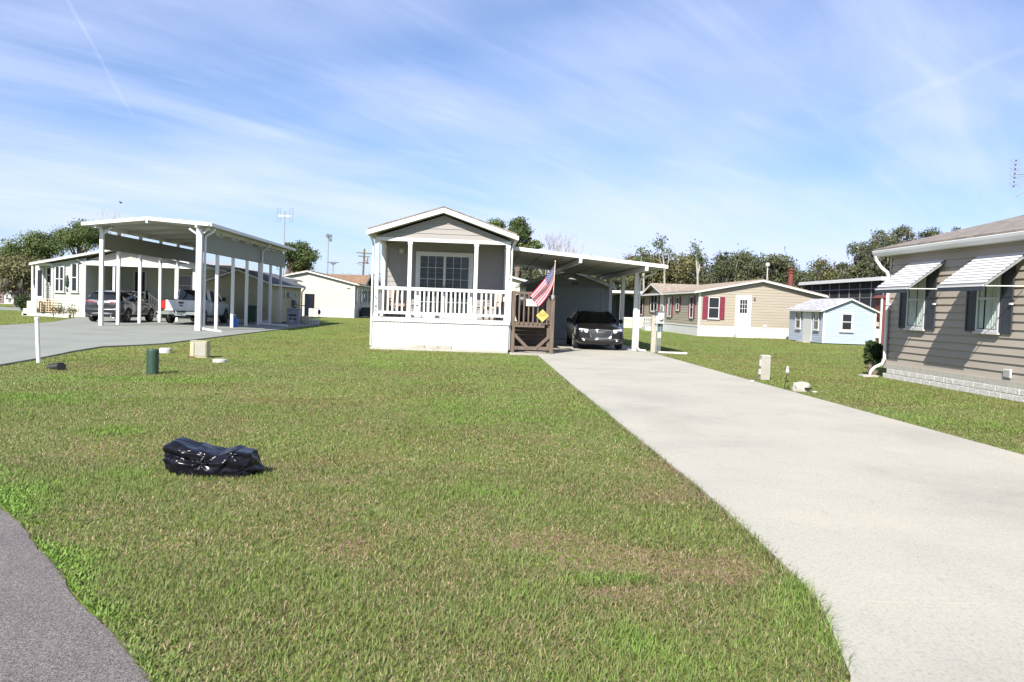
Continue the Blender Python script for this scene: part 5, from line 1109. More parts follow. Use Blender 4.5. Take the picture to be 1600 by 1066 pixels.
# bin bag
bm = bmesh.new(); nu, nv = 170, 110; grid = []; rb = random.Random(17)
PL = [((-1, -.03, -.02), .43), ((1, -.12, .24), .415), ((.065, -.05, 1), .152), ((.0, -1, -.04), .165), ((.42, -1, .02), .265), ((-.25, -1, .0), .235), ((0, 1, .12), .15), ((.2, .8, .6), .20), ((0, 0, -1), .17), ((.85, -.2, .75), .40)]
for _ in range(9):
    v_ = V((rb.gauss(0, 1), rb.gauss(0, 1), rb.gauss(0, .8))).normalized(); PL.append((tuple(v_), .99 * math.sqrt((.44 * v_.x) ** 2 + (.20 * v_.y) ** 2 + (.19 * v_.z) ** 2) + .03))
PL = [(V(n_).normalized(), h_) for n_, h_ in PL]
for j in range(nv + 1):
    th_ = PI * j / nv; row = []
    for i in range(nu):
        ph = 2 * PI * i / nu; dr_ = V((math.cos(th_) * .45, math.sin(th_) * math.cos(ph) * .2, math.sin(th_) * math.sin(ph) * .2)).normalized()
        L_ = min(h_ / max(n_.dot(dr_), 1e-4) for n_, h_ in PL); p = dr_ * L_
        q = V((p.x, p.y, p.z + .17)); d = 0
        for c, a_, sp in ((V((-.05, -.18, .17)), .030, 4.5), (V((.24, -.16, .27)), .026, 5), (V((-.36, -.14, .20)), .022, 4), (V((.33, -.1, .1)), .018, 6)):
            e_ = q - c; R_ = e_.length; ang = math.atan2(e_.z, e_.x); d += a_ * math.exp(-R_ / .13) * (1 - 2 * abs(math.sin(ang * sp / 2 + noise.noise(q * 5) * 1.2)))
        d += .026 * (1 - 2.4 * abs(noise.noise(q * 4.5 + V((3, 1, 0))))) + .011 * (1 - 2.4 * abs(noise.noise(q * 11))) + .003 * (1 - 2.4 * abs(noise.noise(q * 27)))
        if q.y < -.02: d -= .075 * math.exp(-((q.z - .205 + .16 * (q.x + .25)) / .030) ** 2) * max(0, min(1, (.0 - q.x) / .15))   # deep fold on the left half
        q += dr_ * d; up_ = max(0, min(1, (q.z - .16) / .14))
        q.z += up_ * (.055 * math.exp(-((q.x + .36) / .13) ** 2) + .03 * math.exp(-((q.x - .27) / .09) ** 2) - .05 * math.exp(-((q.x - .04) / .15) ** 2))   # limp top: sags between its raised ends
        q.y += .05 * up_ * math.exp(-((q.x - .04) / .2) ** 2); q.x -= .05 * up_ * max(0, -q.x - .25) / .2; q.z = max(q.z, -.01); row.append(bm.verts.new(q))
    grid.append(row)
for j in range(nv):
    for i in range(nu): bm.faces.new((grid[j][i], grid[j][(i + 1) % nu], grid[j + 1][(i + 1) % nu], grid[j + 1][i]))
bmesh.ops.remove_doubles(bm, verts=bm.verts, dist=1e-4); bmesh.ops.recalc_face_normals(bm, faces=bm.faces)
me = bpy.data.meshes.new('bin_bag'); bm.to_mesh(me); bm.free()
for p in me.polygons: p.use_smooth = True
M['bag'] = mat('glossy_black_film', (.006, .006, .009), .22, .2, 12, spec=.25)
me.materials.append(M['bag']); o = bpy.data.objects.new('bin_bag', me); col.objects.link(o); o.location = (-2.335, 7.47, 0); o.rotation_euler = (0, 0, -.05); o.scale = (.90, .92, .73)
tag(o, 'crumpled black plastic bin bag lying on the front lawn', 'bin bag')
# ------------------------------------------------------------------ tall carport on the left
rc = thing('tall_carport', 'tall white open carport with siding skirts over the silver SUV and white pickup', 'carport', (-14.8, 44.5, 0))
XL, XR = -17.38, -12.30
def zr(x): return 4.84 - abs(x + 14.75) * (.085 if x < -14.75 else .078)
# roof: two low slopes, front end skewed back to the left
yl, ym, yr = 38.35, 37.45, 36.55; yB = 53.2; xl2, xm, xr2 = -18.02, -14.75, -11.78
def skew(mb, z0, z1, e=0):
    for (xa, ya_), (xb, yb_) in (((xl2 - e, yl - e), (xm, ym - e)), ((xm, ym - e), (xr2 + e, yr - e))):
        mb.hexa([(xa, ya_, zr(xa) + z0), (xb, yb_, zr(xb) + z0), (xb, yB + e, zr(xb) + z0), (xa, yB + e, zr(xa) + z0), (xa, ya_, zr(xa) + z1), (xb, yb_, zr(xb) + z1), (xb, yB + e, zr(xb) + z1), (xa, yB + e, zr(xa) + z1)])
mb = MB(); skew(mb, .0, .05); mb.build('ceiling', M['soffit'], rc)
mb = MB(); skew(mb, .052, .12, .03); mb.build('roof', M['white'], rc)
mb = MB(); mb.hexa([(xl2, yl - .06, zr(xl2)), (xm, ym - .06, zr(xm)), (xm, ym - .031, zr(xm)), (xl2, yl - .031, zr(xl2)), (xl2, yl - .06, zr(xl2) + .15), (xm, ym - .06, zr(xm) + .15), (xm, ym - .031, zr(xm) + .15), (xl2, yl - .031, zr(xl2) + .15)])
mb.hexa([(xm, ym - .06, zr(xm)), (xr2, yr - .06, zr(xr2)), (xr2, yr - .031, zr(xr2)), (xm, ym - .031, zr(xm)), (xm, ym - .06, zr(xm) + .15), (xr2, yr - .06, zr(xr2) + .15), (xr2, yr - .031, zr(xr2) + .15), (xm, ym - .031, zr(xm) + .15)]); mb.build('fascia', M['white'], rc)
mb = MB(); z = zr(xr2); mb.box(xr2 + .032, xr2 + .13, yr, yB, z + .0, z + .14); mb.build('gutter', M['white'], rc)
for k in range(6):      # cross beams on the undersides
    y = 39.0 + k * 2.6
    mb = MB()
    for xa, xb in ((XL, xm), (xm, XR)): mb.hexa([(xa, y - .04, zr(xa) - .14), (xb, y - .04, zr(xb) - .14), (xb, y + .04, zr(xb) - .14), (xa, y + .04, zr(xa) - .14), (xa, y - .04, zr(xa) - .003), (xb, y - .04, zr(xb) - .003), (xb, y + .04, zr(xb) - .003), (xa, y + .04, zr(xa) - .003)])
    mb.build('cross_beam', M['soffit'], rc)
def rpost(x, y, w, top):
    mb = MB(); mb.box(x - w / 2, x + w / 2, y - w / 2, y + w / 2, .04, top); return mb.build('post', M['white'], rc, bevel=.008)
LP = [38.95, 40.75, 43.3, 46.0, 48.6, 51.4]; RP = [37.0 + 2.5 * k for k in range(7)]
for k, y in enumerate(LP): rpost(XL, y, .17 if k == 0 else .14, zr(XL) - .145)
for k, y in enumerate(RP): rpost(XR, y, .24 if k == 0 else .14, zr(XR) - .145)
for x, ys in ((XL, (38.75, 52.6)), (XR, (36.75, 52.9))):
    mb = MB(); mb.box(x - .05, x + .05, ys[0], ys[1], zr(x) - .14, zr(x) - .003); mb.build('eave_beam', M['white'], rc)
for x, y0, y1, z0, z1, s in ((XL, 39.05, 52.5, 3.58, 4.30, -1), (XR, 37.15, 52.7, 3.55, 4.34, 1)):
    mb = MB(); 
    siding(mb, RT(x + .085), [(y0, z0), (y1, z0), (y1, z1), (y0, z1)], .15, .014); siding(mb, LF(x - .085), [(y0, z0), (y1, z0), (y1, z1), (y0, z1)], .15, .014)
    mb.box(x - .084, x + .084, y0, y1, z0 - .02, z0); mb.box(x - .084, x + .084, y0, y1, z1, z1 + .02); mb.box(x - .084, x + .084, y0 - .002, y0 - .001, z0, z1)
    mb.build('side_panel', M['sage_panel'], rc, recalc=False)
for y in RP[:-1]:   # small struts in the gap above the right panel
    mb = MB(); mb.bar((XR + .05, y + .12, 4.30), (XR + .40, y + .12, 4.58), .05, .05); mb.build('strut', M['white'], rc)
for x, y, s in ((XL, 38.95, 1), (XR, 37.0, -1), (XR, 37.0, 1)):
    mb = MB(); mb.bar((x, y - .03, 4.20), (x + s * .45, y - .03, zr(x + s * .4) - .06 if s * x < 0 or s > 0 else 4.5), .07, .07); mb.build('brace', M['white'], rc)
for x in (XL, xm, XR): B('beam_end', M['white'], rc, (x - .04, x + .04, (yl if x == XL else ym if x == xm else yr) - .10, (yl if x == XL else ym if x == xm else yr) + .3, zr(x) - .13, zr(x) - .004))
for y, out in ((37.2, ((-12.06, 36.95, .11), (-10.95, 35.9, .07))), (46.9, ((-12.1, 46.9, .11), (-10.5, 46.3, .07)))):
    mb = MB(); mb.tube([(-11.70, y, 4.55), (-11.78, y, 4.42), (-12.1, y, 4.22), (-12.13, y, 4.05), (-12.13, y, .22), *out], .055, 8); mb.build('downspout', M['white'], rc)
t = thing('blue_water_jug', 'blue plastic water jug standing by a right post of the tall carport', 'jug', (-12.3, 42.35, .04))
mb = MB(); mb.lathe([(.20, 0), (.215, .05), (.205, .14), (.215, .26), (.20, .38), (.13, .48), (.08, .54), (.08, .60), (0, .60)], n=20); mb.build('body', M['blue_plastic'], t, world=False, smooth=True)
mb = MB(); mb.lathe([(.09, .60), (.09, .66), (0, .665)], n=14); mb.build('cap', M['vinyl_white'], t, world=False)
t = thing('wheeled_bin', 'dark green wheeled bin behind the pickup, by the yellow shed front', 'bin', (-13.35, 49.6, .04))
mb = MB(); mb.hexa([(-.24, -.25, .08), (.24, -.25, .08), (.24, .25, .08), (-.24, .25, .08), (-.3, -.33, 1.0), (.3, -.33, 1.0), (.3, .33, 1.0), (-.3, .33, 1.0)]); mb.build('body', M['green_plastic'], t, world=False, bevel=.02)
B('lid', M['green_plastic'], t, (-.31, .31, -.36, .33, 1.003, 1.06), world=False, bevel=.02)
for s in (-.25, .25): mb = MB(); mb.lathe([(.1, -.025), (.1, .025)], (s, .26, .1), 14, 'x'); mb.build('wheel', M['rubber'], t, world=False)

# ------------------------------------------------------------------ sage house far left
lh = thing('sage_house', 'pale sage green mobile home with white windows at the far left, behind the SUV', 'house', (-21.4, 51.2, 0))
yf = 51.2
mb = MB(); siding(mb, FR(yf), [(-25.75, .42), (-23.75, .42), (-23.75, 3.62), (-25.75, 3.22)], .19, .018); siding(mb, FR(yf + 1.0), [(-27.3, .42), (-25.75, .42), (-25.75, 3.1), (-27.3, 3.1)], .19, .018)
siding(mb, RT(-23.75), [(yf, .42), (55.6, .42), (55.6, 3.4), (yf, 3.4)], .19, .018); siding(mb, FR(55.6), [(-23.75, .42), (-15.6, .42), (-15.6, 3.5), (-23.75, 3.5)], .19, .018)
siding(mb, LF(-25.75), [(yf, .42), (yf + 1.0, .42), (yf + 1.0, 3.2), (yf, 3.2)], .19); siding(mb, LF(-27.3), [(yf + 1.0, .42), (72, .42), (72, 3.1), (yf + 1.0, 3.1)], .19); siding(mb, RT(-15.6), [(55.6, .42), (72, .42), (72, 3.1), (55.6, 3.1)], .19)
mb.build('wall', M['sage'], lh, recalc=False)
B('pediment', M['white'], lh, (-23.7, -15.3, yf + .05, yf + .09, 3.30, 3.34))
mb = MB(); mb.prism([(-23.74, yf + .06, 3.5), (-15.6, yf + .06, 3.3), (-21.4, yf + .06, 4.24)], (0, .05, 0)); mb.build('gable_panel', M['soffit'], lh)
B('foundation', M['cream'], lh, (-25.78, -23.73, yf - .03, yf + .1, 0, .418), (-27.33, -25.781, yf + .97, yf + 1.1, 0, .418), (-23.74, -15.6, 55.57, 55.7, 0, .418), (-23.8, -23.73, yf + .1, 55.57, 0, .418))
gable_roof(lh, -26.85, -15.2, -21.4, yf - .45, 72, 3.06, 3.02, 4.24, M['shingle_grey'], .15, .04)
B('patio_beam', M['white'], lh, (-23.95, -14.9, yf - .10, yf + .04, 3.18, 3.46)); B('patio_ceiling', M['soffit'], lh, (-23.7, -15.3, yf + .1, 55.55, 3.40, 3.44))
for x in (-22.1, -18.4, -15.4): B('post', M['white'], lh, (x - .07, x + .07, yf - .04, yf + .04, 0, 3.175))
mb = MB(); mb.tube([(-24.25, yf - .12, 3.5), (-23.9, yf - .1, 3.3), (-23.78, yf - .08, 3.1), (-23.78, yf - .08, .05)], .055, 8); mb.build('downspout', M['white'], lh)
B('corner_trim', M['white'], lh, (-23.86, -23.74, yf - .05, yf - .02, .4, 3.5)); B('corner_trim', M['white'], lh, (-25.81, -25.69, yf - .05, yf - .02, .4, 3.15))
mp = FR(yf - .018)
window(lh, mp, -25.60, -25.02, 1.50, 3.08, .075, cols=2); window(lh, mp, -24.64, -24.22, 1.52, 3.30, .085)
mp = FR(yf + 1.0 - .018)
window(lh, mp, -26.62, -26.28, 2.0, 3.02, .08); mb = MB(); mb.mbox(mp, -27.2, -26.78, .5, 2.95, 0, .05); d = mb.build('door', M['vinyl_white'], lh); mb = MB(); mb.mbox(mp, -27.12, -26.86, 1.2, 2.8, .051, .056); mb.build('pane', M['glass'], d)
mp = FR(55.6 - .018)
for u0, u1 in ((-20.0, -18.9),): window(lh, mp, u0, u1, 1.5, 2.9, .08)
mb = MB(); mb.mbox(mp, -22.75, -21.85, .6, 3.1, 0, .05); d = mb.build('door', M['vinyl_white'], lh); mb = MB(); mb.mbox(mp, -22.62, -21.98, .9, 3.0, .051, .056); mb.build('pane', M['glass'], d)
B('entry_roof', M['white'], lh, (-27.1, -25.75, yf - .1, yf + .95, 3.06, 3.2)); B('post', M['white'], lh, (-26.98, -26.88, yf - .05, yf + .05, 0, 3.06))
def handrail(name, a, b_, nbal):
    a, b_ = V(a), V(b_); mb = MB(); mb.bar(a + V((0, 0, .9)), b_ + V((0, 0, .9)), .07, .07); mb.bar(a + V((0, 0, .15)), b_ + V((0, 0, .15)), .05, .05)
    for p in (a, b_): mb.box(p.x - .05, p.x + .05, p.y - .05, p.y + .05, p.z - .0, p.z + 1.0)
    for k in range(1, nbal): p = a.lerp(b_, k / nbal); mb.box(p.x - .018, p.x + .018, p.y - .018, p.y + .018, p.z + .15, p.z + .9)
    return mb.build(name, M['white'], lh)
handrail('handrail', (-22.9, 54.2, .75), (-21.3, 54.2, .75), 9); handrail('handrail', (-21.3, 54.2, .75), (-20.4, 54.2, .12), 6)
B('patio_steps', M['concrete'], lh, (-22.9, -21.3, 54.2, 55.55, .04, .74), (-21.3, -20.9, 54.2, 55.55, .04, .5), (-20.9, -20.5, 54.2, 55.55, .04, .26))
handrail('handrail', (-26.85, yf - .1, .9), (-26.3, yf - .8, .12), 6); B('entry_steps', M['cream'], lh, (-27.1, -26.4, yf - .3, yf + .95, 0, .9), (-27.1, -26.45, yf - .7, yf - .301, 0, .45))
B('trellis', M['wood_tan'], lh, *[(-26.3 + k * .16, -26.27 + k * .16, yf - .30, yf - .28, .25, 1.02) for k in range(7)], *[(-26.34, -25.28, yf - .278, yf - .26, .28 + k * .15, .31 + k * .15) for k in range(6)])
B('trellis', M['vinyl_white'], lh, *[(-26.65 + k * .13, -26.63 + k * .13, yf + .88, yf + .90, .9, 1.95) for k in range(7)], *[(-26.7, -25.8, yf + .902, yf + .915, .95 + k * .13, .97 + k * .13) for k in range(8)])
# climbing ornament on the wall
t = thing('wall_ornament', 'narrow dark green ornament hanging between two windows of the sage house', 'ornament', (-24.88, yf - .06, 1.55))
mb = MB(); mb.lathe([(.02, .25), (.09, .4), (.10, .6), (.07, .85), (.02, 1.0)], (0, 0, 0), 10); mb.build('body', M['green_plastic'], t, world=False); mb = MB(); mb.lathe([(.0, .0), (.05, .04), (.05, .12), (.0, .2)], (0, 0, 0), 10); mb.build('pendant', M['dark_grey'], t, world=False)
# bed edging and small plants
t = MB(); pts = [(-28.8, 54.4), (-28.0, 52.4), (-27.0, 50.6), (-25.2, 50.2), (-23.6, 48.9)]
for a, b_ in zip(pts[:-1], pts[1:]):
    n_ = 6
    for k in range(n_):
        x0_, y0_ = a[0] + (b_[0] - a[0]) * k / n_, a[1] + (b_[1] - a[1]) * k / n_; t.box(x0_ - .16, x0_ + .16, y0_ - .1, y0_ + .1, 0, .17 + .04 * (k % 2))
t = t.build('bed_edging', M['block'], None, loc=(-26, 51, 0), bevel=.03); tag(t, 'white stone edging round the flower bed of the sage house', 'edging')

# ------------------------------------------------------------------ yellow shed behind the tall carport
ys = thing('yellow_shed', 'pale yellow garden shed with dark roof behind the tall carport posts', 'shed', (-14.4, 50.5, 0))
x0, x1, y0, y1 = -16.3, -12.62, 50.5, 59.5
mb = MB(); siding(mb, FR(y0), [(x0, .06), (x1, .06), (x1, 2.42), (-14.45, 3.12), (x0, 2.42)], .17); siding(mb, RT(x1), [(y0, .06), (y1, .06), (y1, 2.42), (y0, 2.42)], .17); siding(mb, LF(x0), [(y0, .06), (y1, .06), (y1, 2.42), (y0, 2.42)], .17); siding(mb, BK(y1), [(x0, .06), (x1, .06), (x1, 2.42), (-14.45, 3.12), (x0, 2.42)], .17)
mb.build('wall', M['yellow_wall'], ys, recalc=False)
gable_roof(ys, x0 - .22, x1 + .24, -14.45, y0 - .25, y1 + .25, 2.36, 2.34, 3.14, M['shingle_dark'], .15, .04)
B('base_board', M['white'], ys, (x0, x1, y0 - .03, y0 - .018, .04, .24))
mb = MB(); mb.tube([(x1 + .28, y1 + .1, 2.36), (x1 + .15, y1 + .1, 2.2), (x1 + .06, y1 + .06, 2.05), (x1 + .06, y1 + .06, .05)], .045, 8); mb.build('downspout', M['brown_pipe'], ys)
mp = RT(x1 + .016)
mb = MB(); mb.mbox(mp, 55.2, 56.6, 1.68, 1.98, 0, .12); q = mb.build('wall_cabinet', M['cabinet'], ys)
for y in (54.4, 57.8):
    mb = MB(); mb.tube([(x1 + .05, y, 1.62), (x1 + .05, y + .12, 1.72), (x1 + .05, y - .02, 1.82), (x1 + .05, y + .1, 1.93), (x1 + .05, y + .2, 1.98)], [.03, .05, .05, .05, .02], 8); mb.build('wall_ornament', M['white'], ys)
t = thing('electric_meter', 'dark electric meter with cables on the side of the yellow shed', 'meter', (x1 + .02, 57.0, 1.0))
B('meter_box', M['dark_grey'], t, (x1 + .02, x1 + .18, 56.6, 57.3, 1.05, 1.5)); mb = MB(); mb.lathe([(.13, 0), (.13, .08), (.1, .12), (0, .125)], (x1 + .18, 56.95, 1.3), 16, 'x'); mb.build('meter', M['galv'], t)
mb = MB(); mb.tube([(x1 + .1, 57.3, 1.2), (x1 + .2, 58.4, 1.12), (x1 + .3, 59.6, 1.10), (-11.9, 60.2, 1.1)], .03, 6); mb.build('cable', M['brown_pipe'], t); B('cable_box', M['dark_grey'], t, (x1 + .02, x1 + .14, 57.4, 57.8, .8, 1.1))
t = thing('storage_cabinet', 'grey storage cabinet with dark slots beside the yellow shed wall', 'cabinet', (-11.3, 51.6, 0))
B('body', M['cabinet'], t, (-11.72, -10.98, 51.3, 52.0, .02, .96), bevel=.012); B('top', M['galv'], t, (-11.76, -10.94, 51.26, 52.04, .962, 1.0))
for a in ((-11.58, -11.12, .52, .62), (-11.55, -11.4, .30, .40), (-11.28, -11.14, .26, .38)): B('slot', M['black'], t, (a[0], a[1], 51.285, 51.299, a[2], a[3]))
B('white_label', M['vinyl_white'], t, (-11.5, -11.3, 51.285, 51.299, .16, .26))
t = thing('hose_reel', 'round hose reel between the grey cabinet and the little picket fence', 'hose reel', (-10.75, 52.0, 0))
mb = MB(); mb.lathe([(.20, -.06), (.27, -.03), (.27, .03), (.20, .06)], (-10.72, 52.0, .30), 18, 'y'); mb.build('coil', M['beige_plastic'], t); mb = MB(); mb.bar((-10.72, 52, 0), (-10.72, 52, .3), .05, .05); mb.build('stand', M['black'], t)
t = thing('picket_fence', 'tiny white picket fence panel beside the yellow shed', 'fence', (-10.3, 52.6, 0))
for k in range(7): B('picket', M['white'], t, (-10.62 + k * .1, -10.57 + k * .1, 52.58, 52.61, 0, .40))
B('rail', M['white'], t, (-10.65, -9.95, 52.612, 52.63, .08, .12)); B('rail', M['white'], t, (-10.65, -9.95, 52.612, 52.63, .28, .32))
t = thing('garden_lantern', 'small black lantern on a thin hook by the tiny picket fence', 'lantern', (-10.2, 53.2, 0))
mb = MB(); mb.tube([(-10.55, 53.2, 0), (-10.55, 53.2, 1.02), (-10.45, 53.2, 1.06), (-10.1, 53.2, 1.0)], .012, 6); mb.build('hook', M['black'], t); mb = MB(); mb.lathe([(.0, .62), (.06, .66), (.09, .74), (.09, .86), (.04, .94), (0, .97)], (-10.1, 53.2, 0), 8); mb.build('lantern', M['black'], t); mb = MB(); mb.tube([(-10.12, 53.2, 0), (-10.1, 53.2, .62)], .015, 6); mb.build('stake', M['black'], t)
t = thing('utility_board_post', 'mauve brown panel on a teal post to the right of the yellow shed', 'panel', (-11.3, 56, 0))
B('post', M['teal'], t, (-11.62, -11.36, 56, 56.15, 0, 1.95)); B('panel', M['mauve'], t, (-11.355, -10.98, 56.0, 56.1, .98, 1.95)); 
# antenna over the yellow shed
t = thing('television_antenna', 'tall mast antenna with two white element arrays above the yellow shed', 'antenna', (-13.9, 59.8, 0))
mb = MB(); mb.tube([(-13.95, 59.8, 0), (-13.95, 59.8, 7.8)], .035, 6); mb.build('mast', M['galv'], t)
mb = MB(); mb.tube([(-14.4, 59.8, 7.48), (-13.5, 59.8, 7.48)], .02, 6); mb.tube([(-14.4, 59.8, 7.40), (-13.5, 59.8, 7.40)], .015, 6); mb.build('boom', M['white'], t)
for x in (-14.38, -13.50):
    mb = MB(); mb.tube([(x - .1, 59.8, 7.03), (x - .1, 59.8, 8.02)], .008, 4); mb.tube([(x + .12, 59.8, 7.0), (x + .12, 59.8, 8.02)], .008, 4)
    for k in range(7): mb.tube([(x - .16, 59.8, 7.06 + k * .15), (x + .18, 59.8, 7.08 + k * .15)], .012, 4)
    mb.build('element_array', M['galv'], t)

# ------------------------------------------------------------------ cream house in the middle distance
ch = thing('cream_house', 'large cream house with rust brown roof and white skirting between carport and middle home', 'house', (-15.6, 76.5, 0))
xl, xr, yf, yb = -20.0, -11.35, 76.5, 96
mb = MB(); siding(mb, FR(yf), [(xl, .82), (xr, .82), (xr, 3.1), (-15.65, 4.08), (xl, 3.1)], .2, .014); siding(mb, RT(xr), [(yf, .82), (yb, .82), (yb, 3.1), (yf, 3.1)], .2, .014); siding(mb, RT(xr), [(80.6, 3.1), (87.4, 3.1), (84.0, 3.98)], .2); siding(mb, LF(xl), [(yf, .82), (yb, .82), (yb, 3.1), (yf, 3.1)], .2)
mb.build('wall', M['cream'], ch, recalc=False)
B('skirting', M['vinyl_white'], ch, (xl, xr + .02, yf - .03, yf + .1, 0, .815)); B('skirting', M['vinyl_white'], ch, (xr - .05, xr + .04, yf + .1, yb, 0, .815)); B('corner_trim', M['white'], ch, (xr - .14, xr + .03, yf - .04, yf - .016, .82, 3.1))
gable_roof(ch, xl - .35, xr + .35, -15.65, yf - .3, yb, 3.0, 3.0, 4.06, M['shingle_rust'], .16, .05)
mb = MB(); slabx(mb, (80.1, 3.08), (84.0, 4.14), -15.6, xr + .45, .05); slabx(mb, (84.0, 4.14), (87.9, 3.08), -15.6, xr + .45, .05); mb.build('dormer_roof', M['shingle_rust'], ch)
mb = MB(); slabx(mb, (80.1, 2.94), (84.0, 4.0), xr + .44, xr + .47, .13); slabx(mb, (84.0, 4.0), (87.9, 2.94), xr + .44, xr + .47, .13); mb.build('dormer_fascia', M['white'], ch)
mp = RT(xr + .014)
for a, b_ in ((77.3, 78.6), (80.4, 81.6), (82.2, 83.2), (83.7, 84.7), (86.0, 87.2)): window(ch, mp, a, b_, 1.42, 2.75, .07)
B('porch_extension', M['vinyl_white'], ch, (xr, xr + 1.3, 90, 95, 0, 2.7)); B('porch_roof', M['white'], ch, (xr, xr + 1.6, 89.6, 95.3, 2.7, 2.85))
mb = MB(); mb.box(xr - .75, xr - .45, yf - .12, yf - .017, 2.72, 2.84); mb.build('flood_lamp', M['white'], ch)
t = thing('covered_cart', 'black covered golf cart beside the shaded wall of the cream house', 'cart', (-10.6, 81.5, 0))
mb = MB(); mb.hexa([(-11.2, 79.3, .15), (-10.1, 79.3, .15), (-10.1, 82.2, .15), (-11.2, 82.2, .15), (-11.1, 79.5, .98), (-10.2, 79.5, .98), (-10.2, 82.0, .98), (-11.1, 82.0, .98)]); mb.build('body', M['black'], t, bevel=.05)
for y in (79.8, 81.7): mb = MB(); mb.lathe([(.22, -.08), (.22, .08)], (-10.15, y, .22), 14, 'x'); mb.build('wheel', M['rubber'], t)
# pale yellow house seen under the attached carport
t = thing('yellow_house', 'pale yellow gabled house glimpsed under the attached carport behind the landing', 'house', (0, 60, 0))
mb = MB(); siding(mb, FR(60), [(-5, .0), (4.1, .0), (4.1, 3.2), (-.3, 4.3), (-5, 3.2)], .2); siding(mb, RT(4.1), [(60, 0), (72, 0), (72, 3.2), (60, 3.2)], .2); mb.build('wall', M['cream'], t, recalc=False)
gable_roof(t, -5.3, 4.4, -.4, 59.7, 72, 3.14, 3.14, 4.28, M['shingle_grey'], .15, .04)
# poles on the skyline
t = thing('floodlight_pole', 'tall thin floodlight pole with two lamps rising behind the cream house', 'light pole', (-21.8, 120, 0))
mb = MB(); mb.tube([(-21.8, 120, 0), (-21.75, 120, 10.6)], [.14, .08], 8); mb.build('pole', M['galv'], t)
for dx, dz in ((-.1, 10.75), (.35, 10.7), (.35, 10.15)): mb = MB(); mb.box(-21.75 + dx - .2, -21.75 + dx + .2, 119.7, 119.95, dz - .22, dz + .22); mb.build('lamp_head', M['dark_grey'], t)
mb = MB(); mb.bar((-21.9, 119.98, 10.5), (-21.3, 119.98, 10.5), .06, .06); mb.build('crossarm', M['galv'], t)
t = thing('street_lamp', 'short pole with a flat double-arm lamp head behind the cream house', 'light pole', (-21, 120, 0))
mb = MB(); mb.tube([(-21.0, 120, 0), (-20.98, 120, 6.9)], .09, 8); mb.build('pole', M['galv'], t); mb = MB(); mb.box(-21.75, -20.2, 119.8, 120.2, 6.9, 7.02); mb.box(-21.3, -20.65, 119.75, 120.25, 6.7, 6.9); mb.build('lamp_head', M['dark_grey'], t)
t = thing('utility_pole', 'wooden utility pole with crossarms and transformer behind the cream house', 'utility pole', (-15.6, 112, 0))
mb = MB(); mb.tube([(-15.7, 112, 0), (-15.45, 112, 8.6)], [.17, .12], 8); mb.build('pole', M['bark'], t)
for z, w_ in ((8.0, 1.0), (7.55, .75), (6.7, .7)): mb = MB(); mb.bar((-15.5 - w_, 111.85, z + .03), (-15.45 + w_, 111.85, z - .05), .1, .13); mb.build('crossarm', M['bark'], t)
for x in (-16.3, -15.9, -15.1, -14.6): mb = MB(); mb.lathe([(.05, 8.08), (.07, 8.2), (.03, 8.3)], (x, 111.85, 0), 8); mb.build('insulator', M['meter_grey'], t)
mb = MB(); mb.tube([(-15.5, 111.9, 6.2), (-16.2, 111.6, 6.6), (-16.6, 111.5, 6.55)], .04, 6); mb.build('lamp_arm', M['galv'], t); mb = MB(); mb.lathe([(.2, 6.75), (.22, 7.1), (.2, 7.4)], (-15.1, 111.8, 0), 12); mb.build('transformer', M['galv'], t)
t = thing('white_house', 'distant white house at the extreme left edge beyond the side road', 'house', (-52, 88, 0))
mb = MB(); siding(mb, FR(88), [(-62, .0), (-48.2, .0), (-48.2, 2.9), (-62, 2.9)], .25); siding(mb, RT(-48.2), [(88, 0), (98, 0), (98, 2.9), (88, 2.9)], .25); mb.build('wall', M['vinyl_white'], t, recalc=False)
mb = MB(); slabx(mb, (87.4, 2.85), (93, 4.2), -62.4, -47.8, .12); slabx(mb, (93, 4.2), (98.6, 2.85), -62.4, -47.8, .12); mb.build('roof', M['white'], t); window(t, FR(87.98), -51.8, -50.6, 1.1, 2.4, .1); window(t, FR(87.98), -54.8, -53.4, 1.1, 2.4, .1)
mb = MB(); mb.mbox(FR(87.98), -50.1, -49.2, .1, 2.3, 0, .06); mb.build('door', M['mauve'], t)
# bird
t = MB(); t.lathe([(0, -.12), (.04, -.05), (.045, .03), (0, .14)], (0, 0, 0), 8, 'x'); t.poly([(0, 0, .02), (.06, .25, .09), (-.03, .28, .09), (-.06, 0, .02)]); t.poly([(0, 0, .02), (.06, -.25, .09), (-.03, -.28, .09), (-.06, 0, .02)]); t = t.build('bird', M['black'], None, world=False); t.location = (-25.5, 60, 7.94); tag(t, 'tiny dark bird flying in the sky above the tall carport', 'bird')
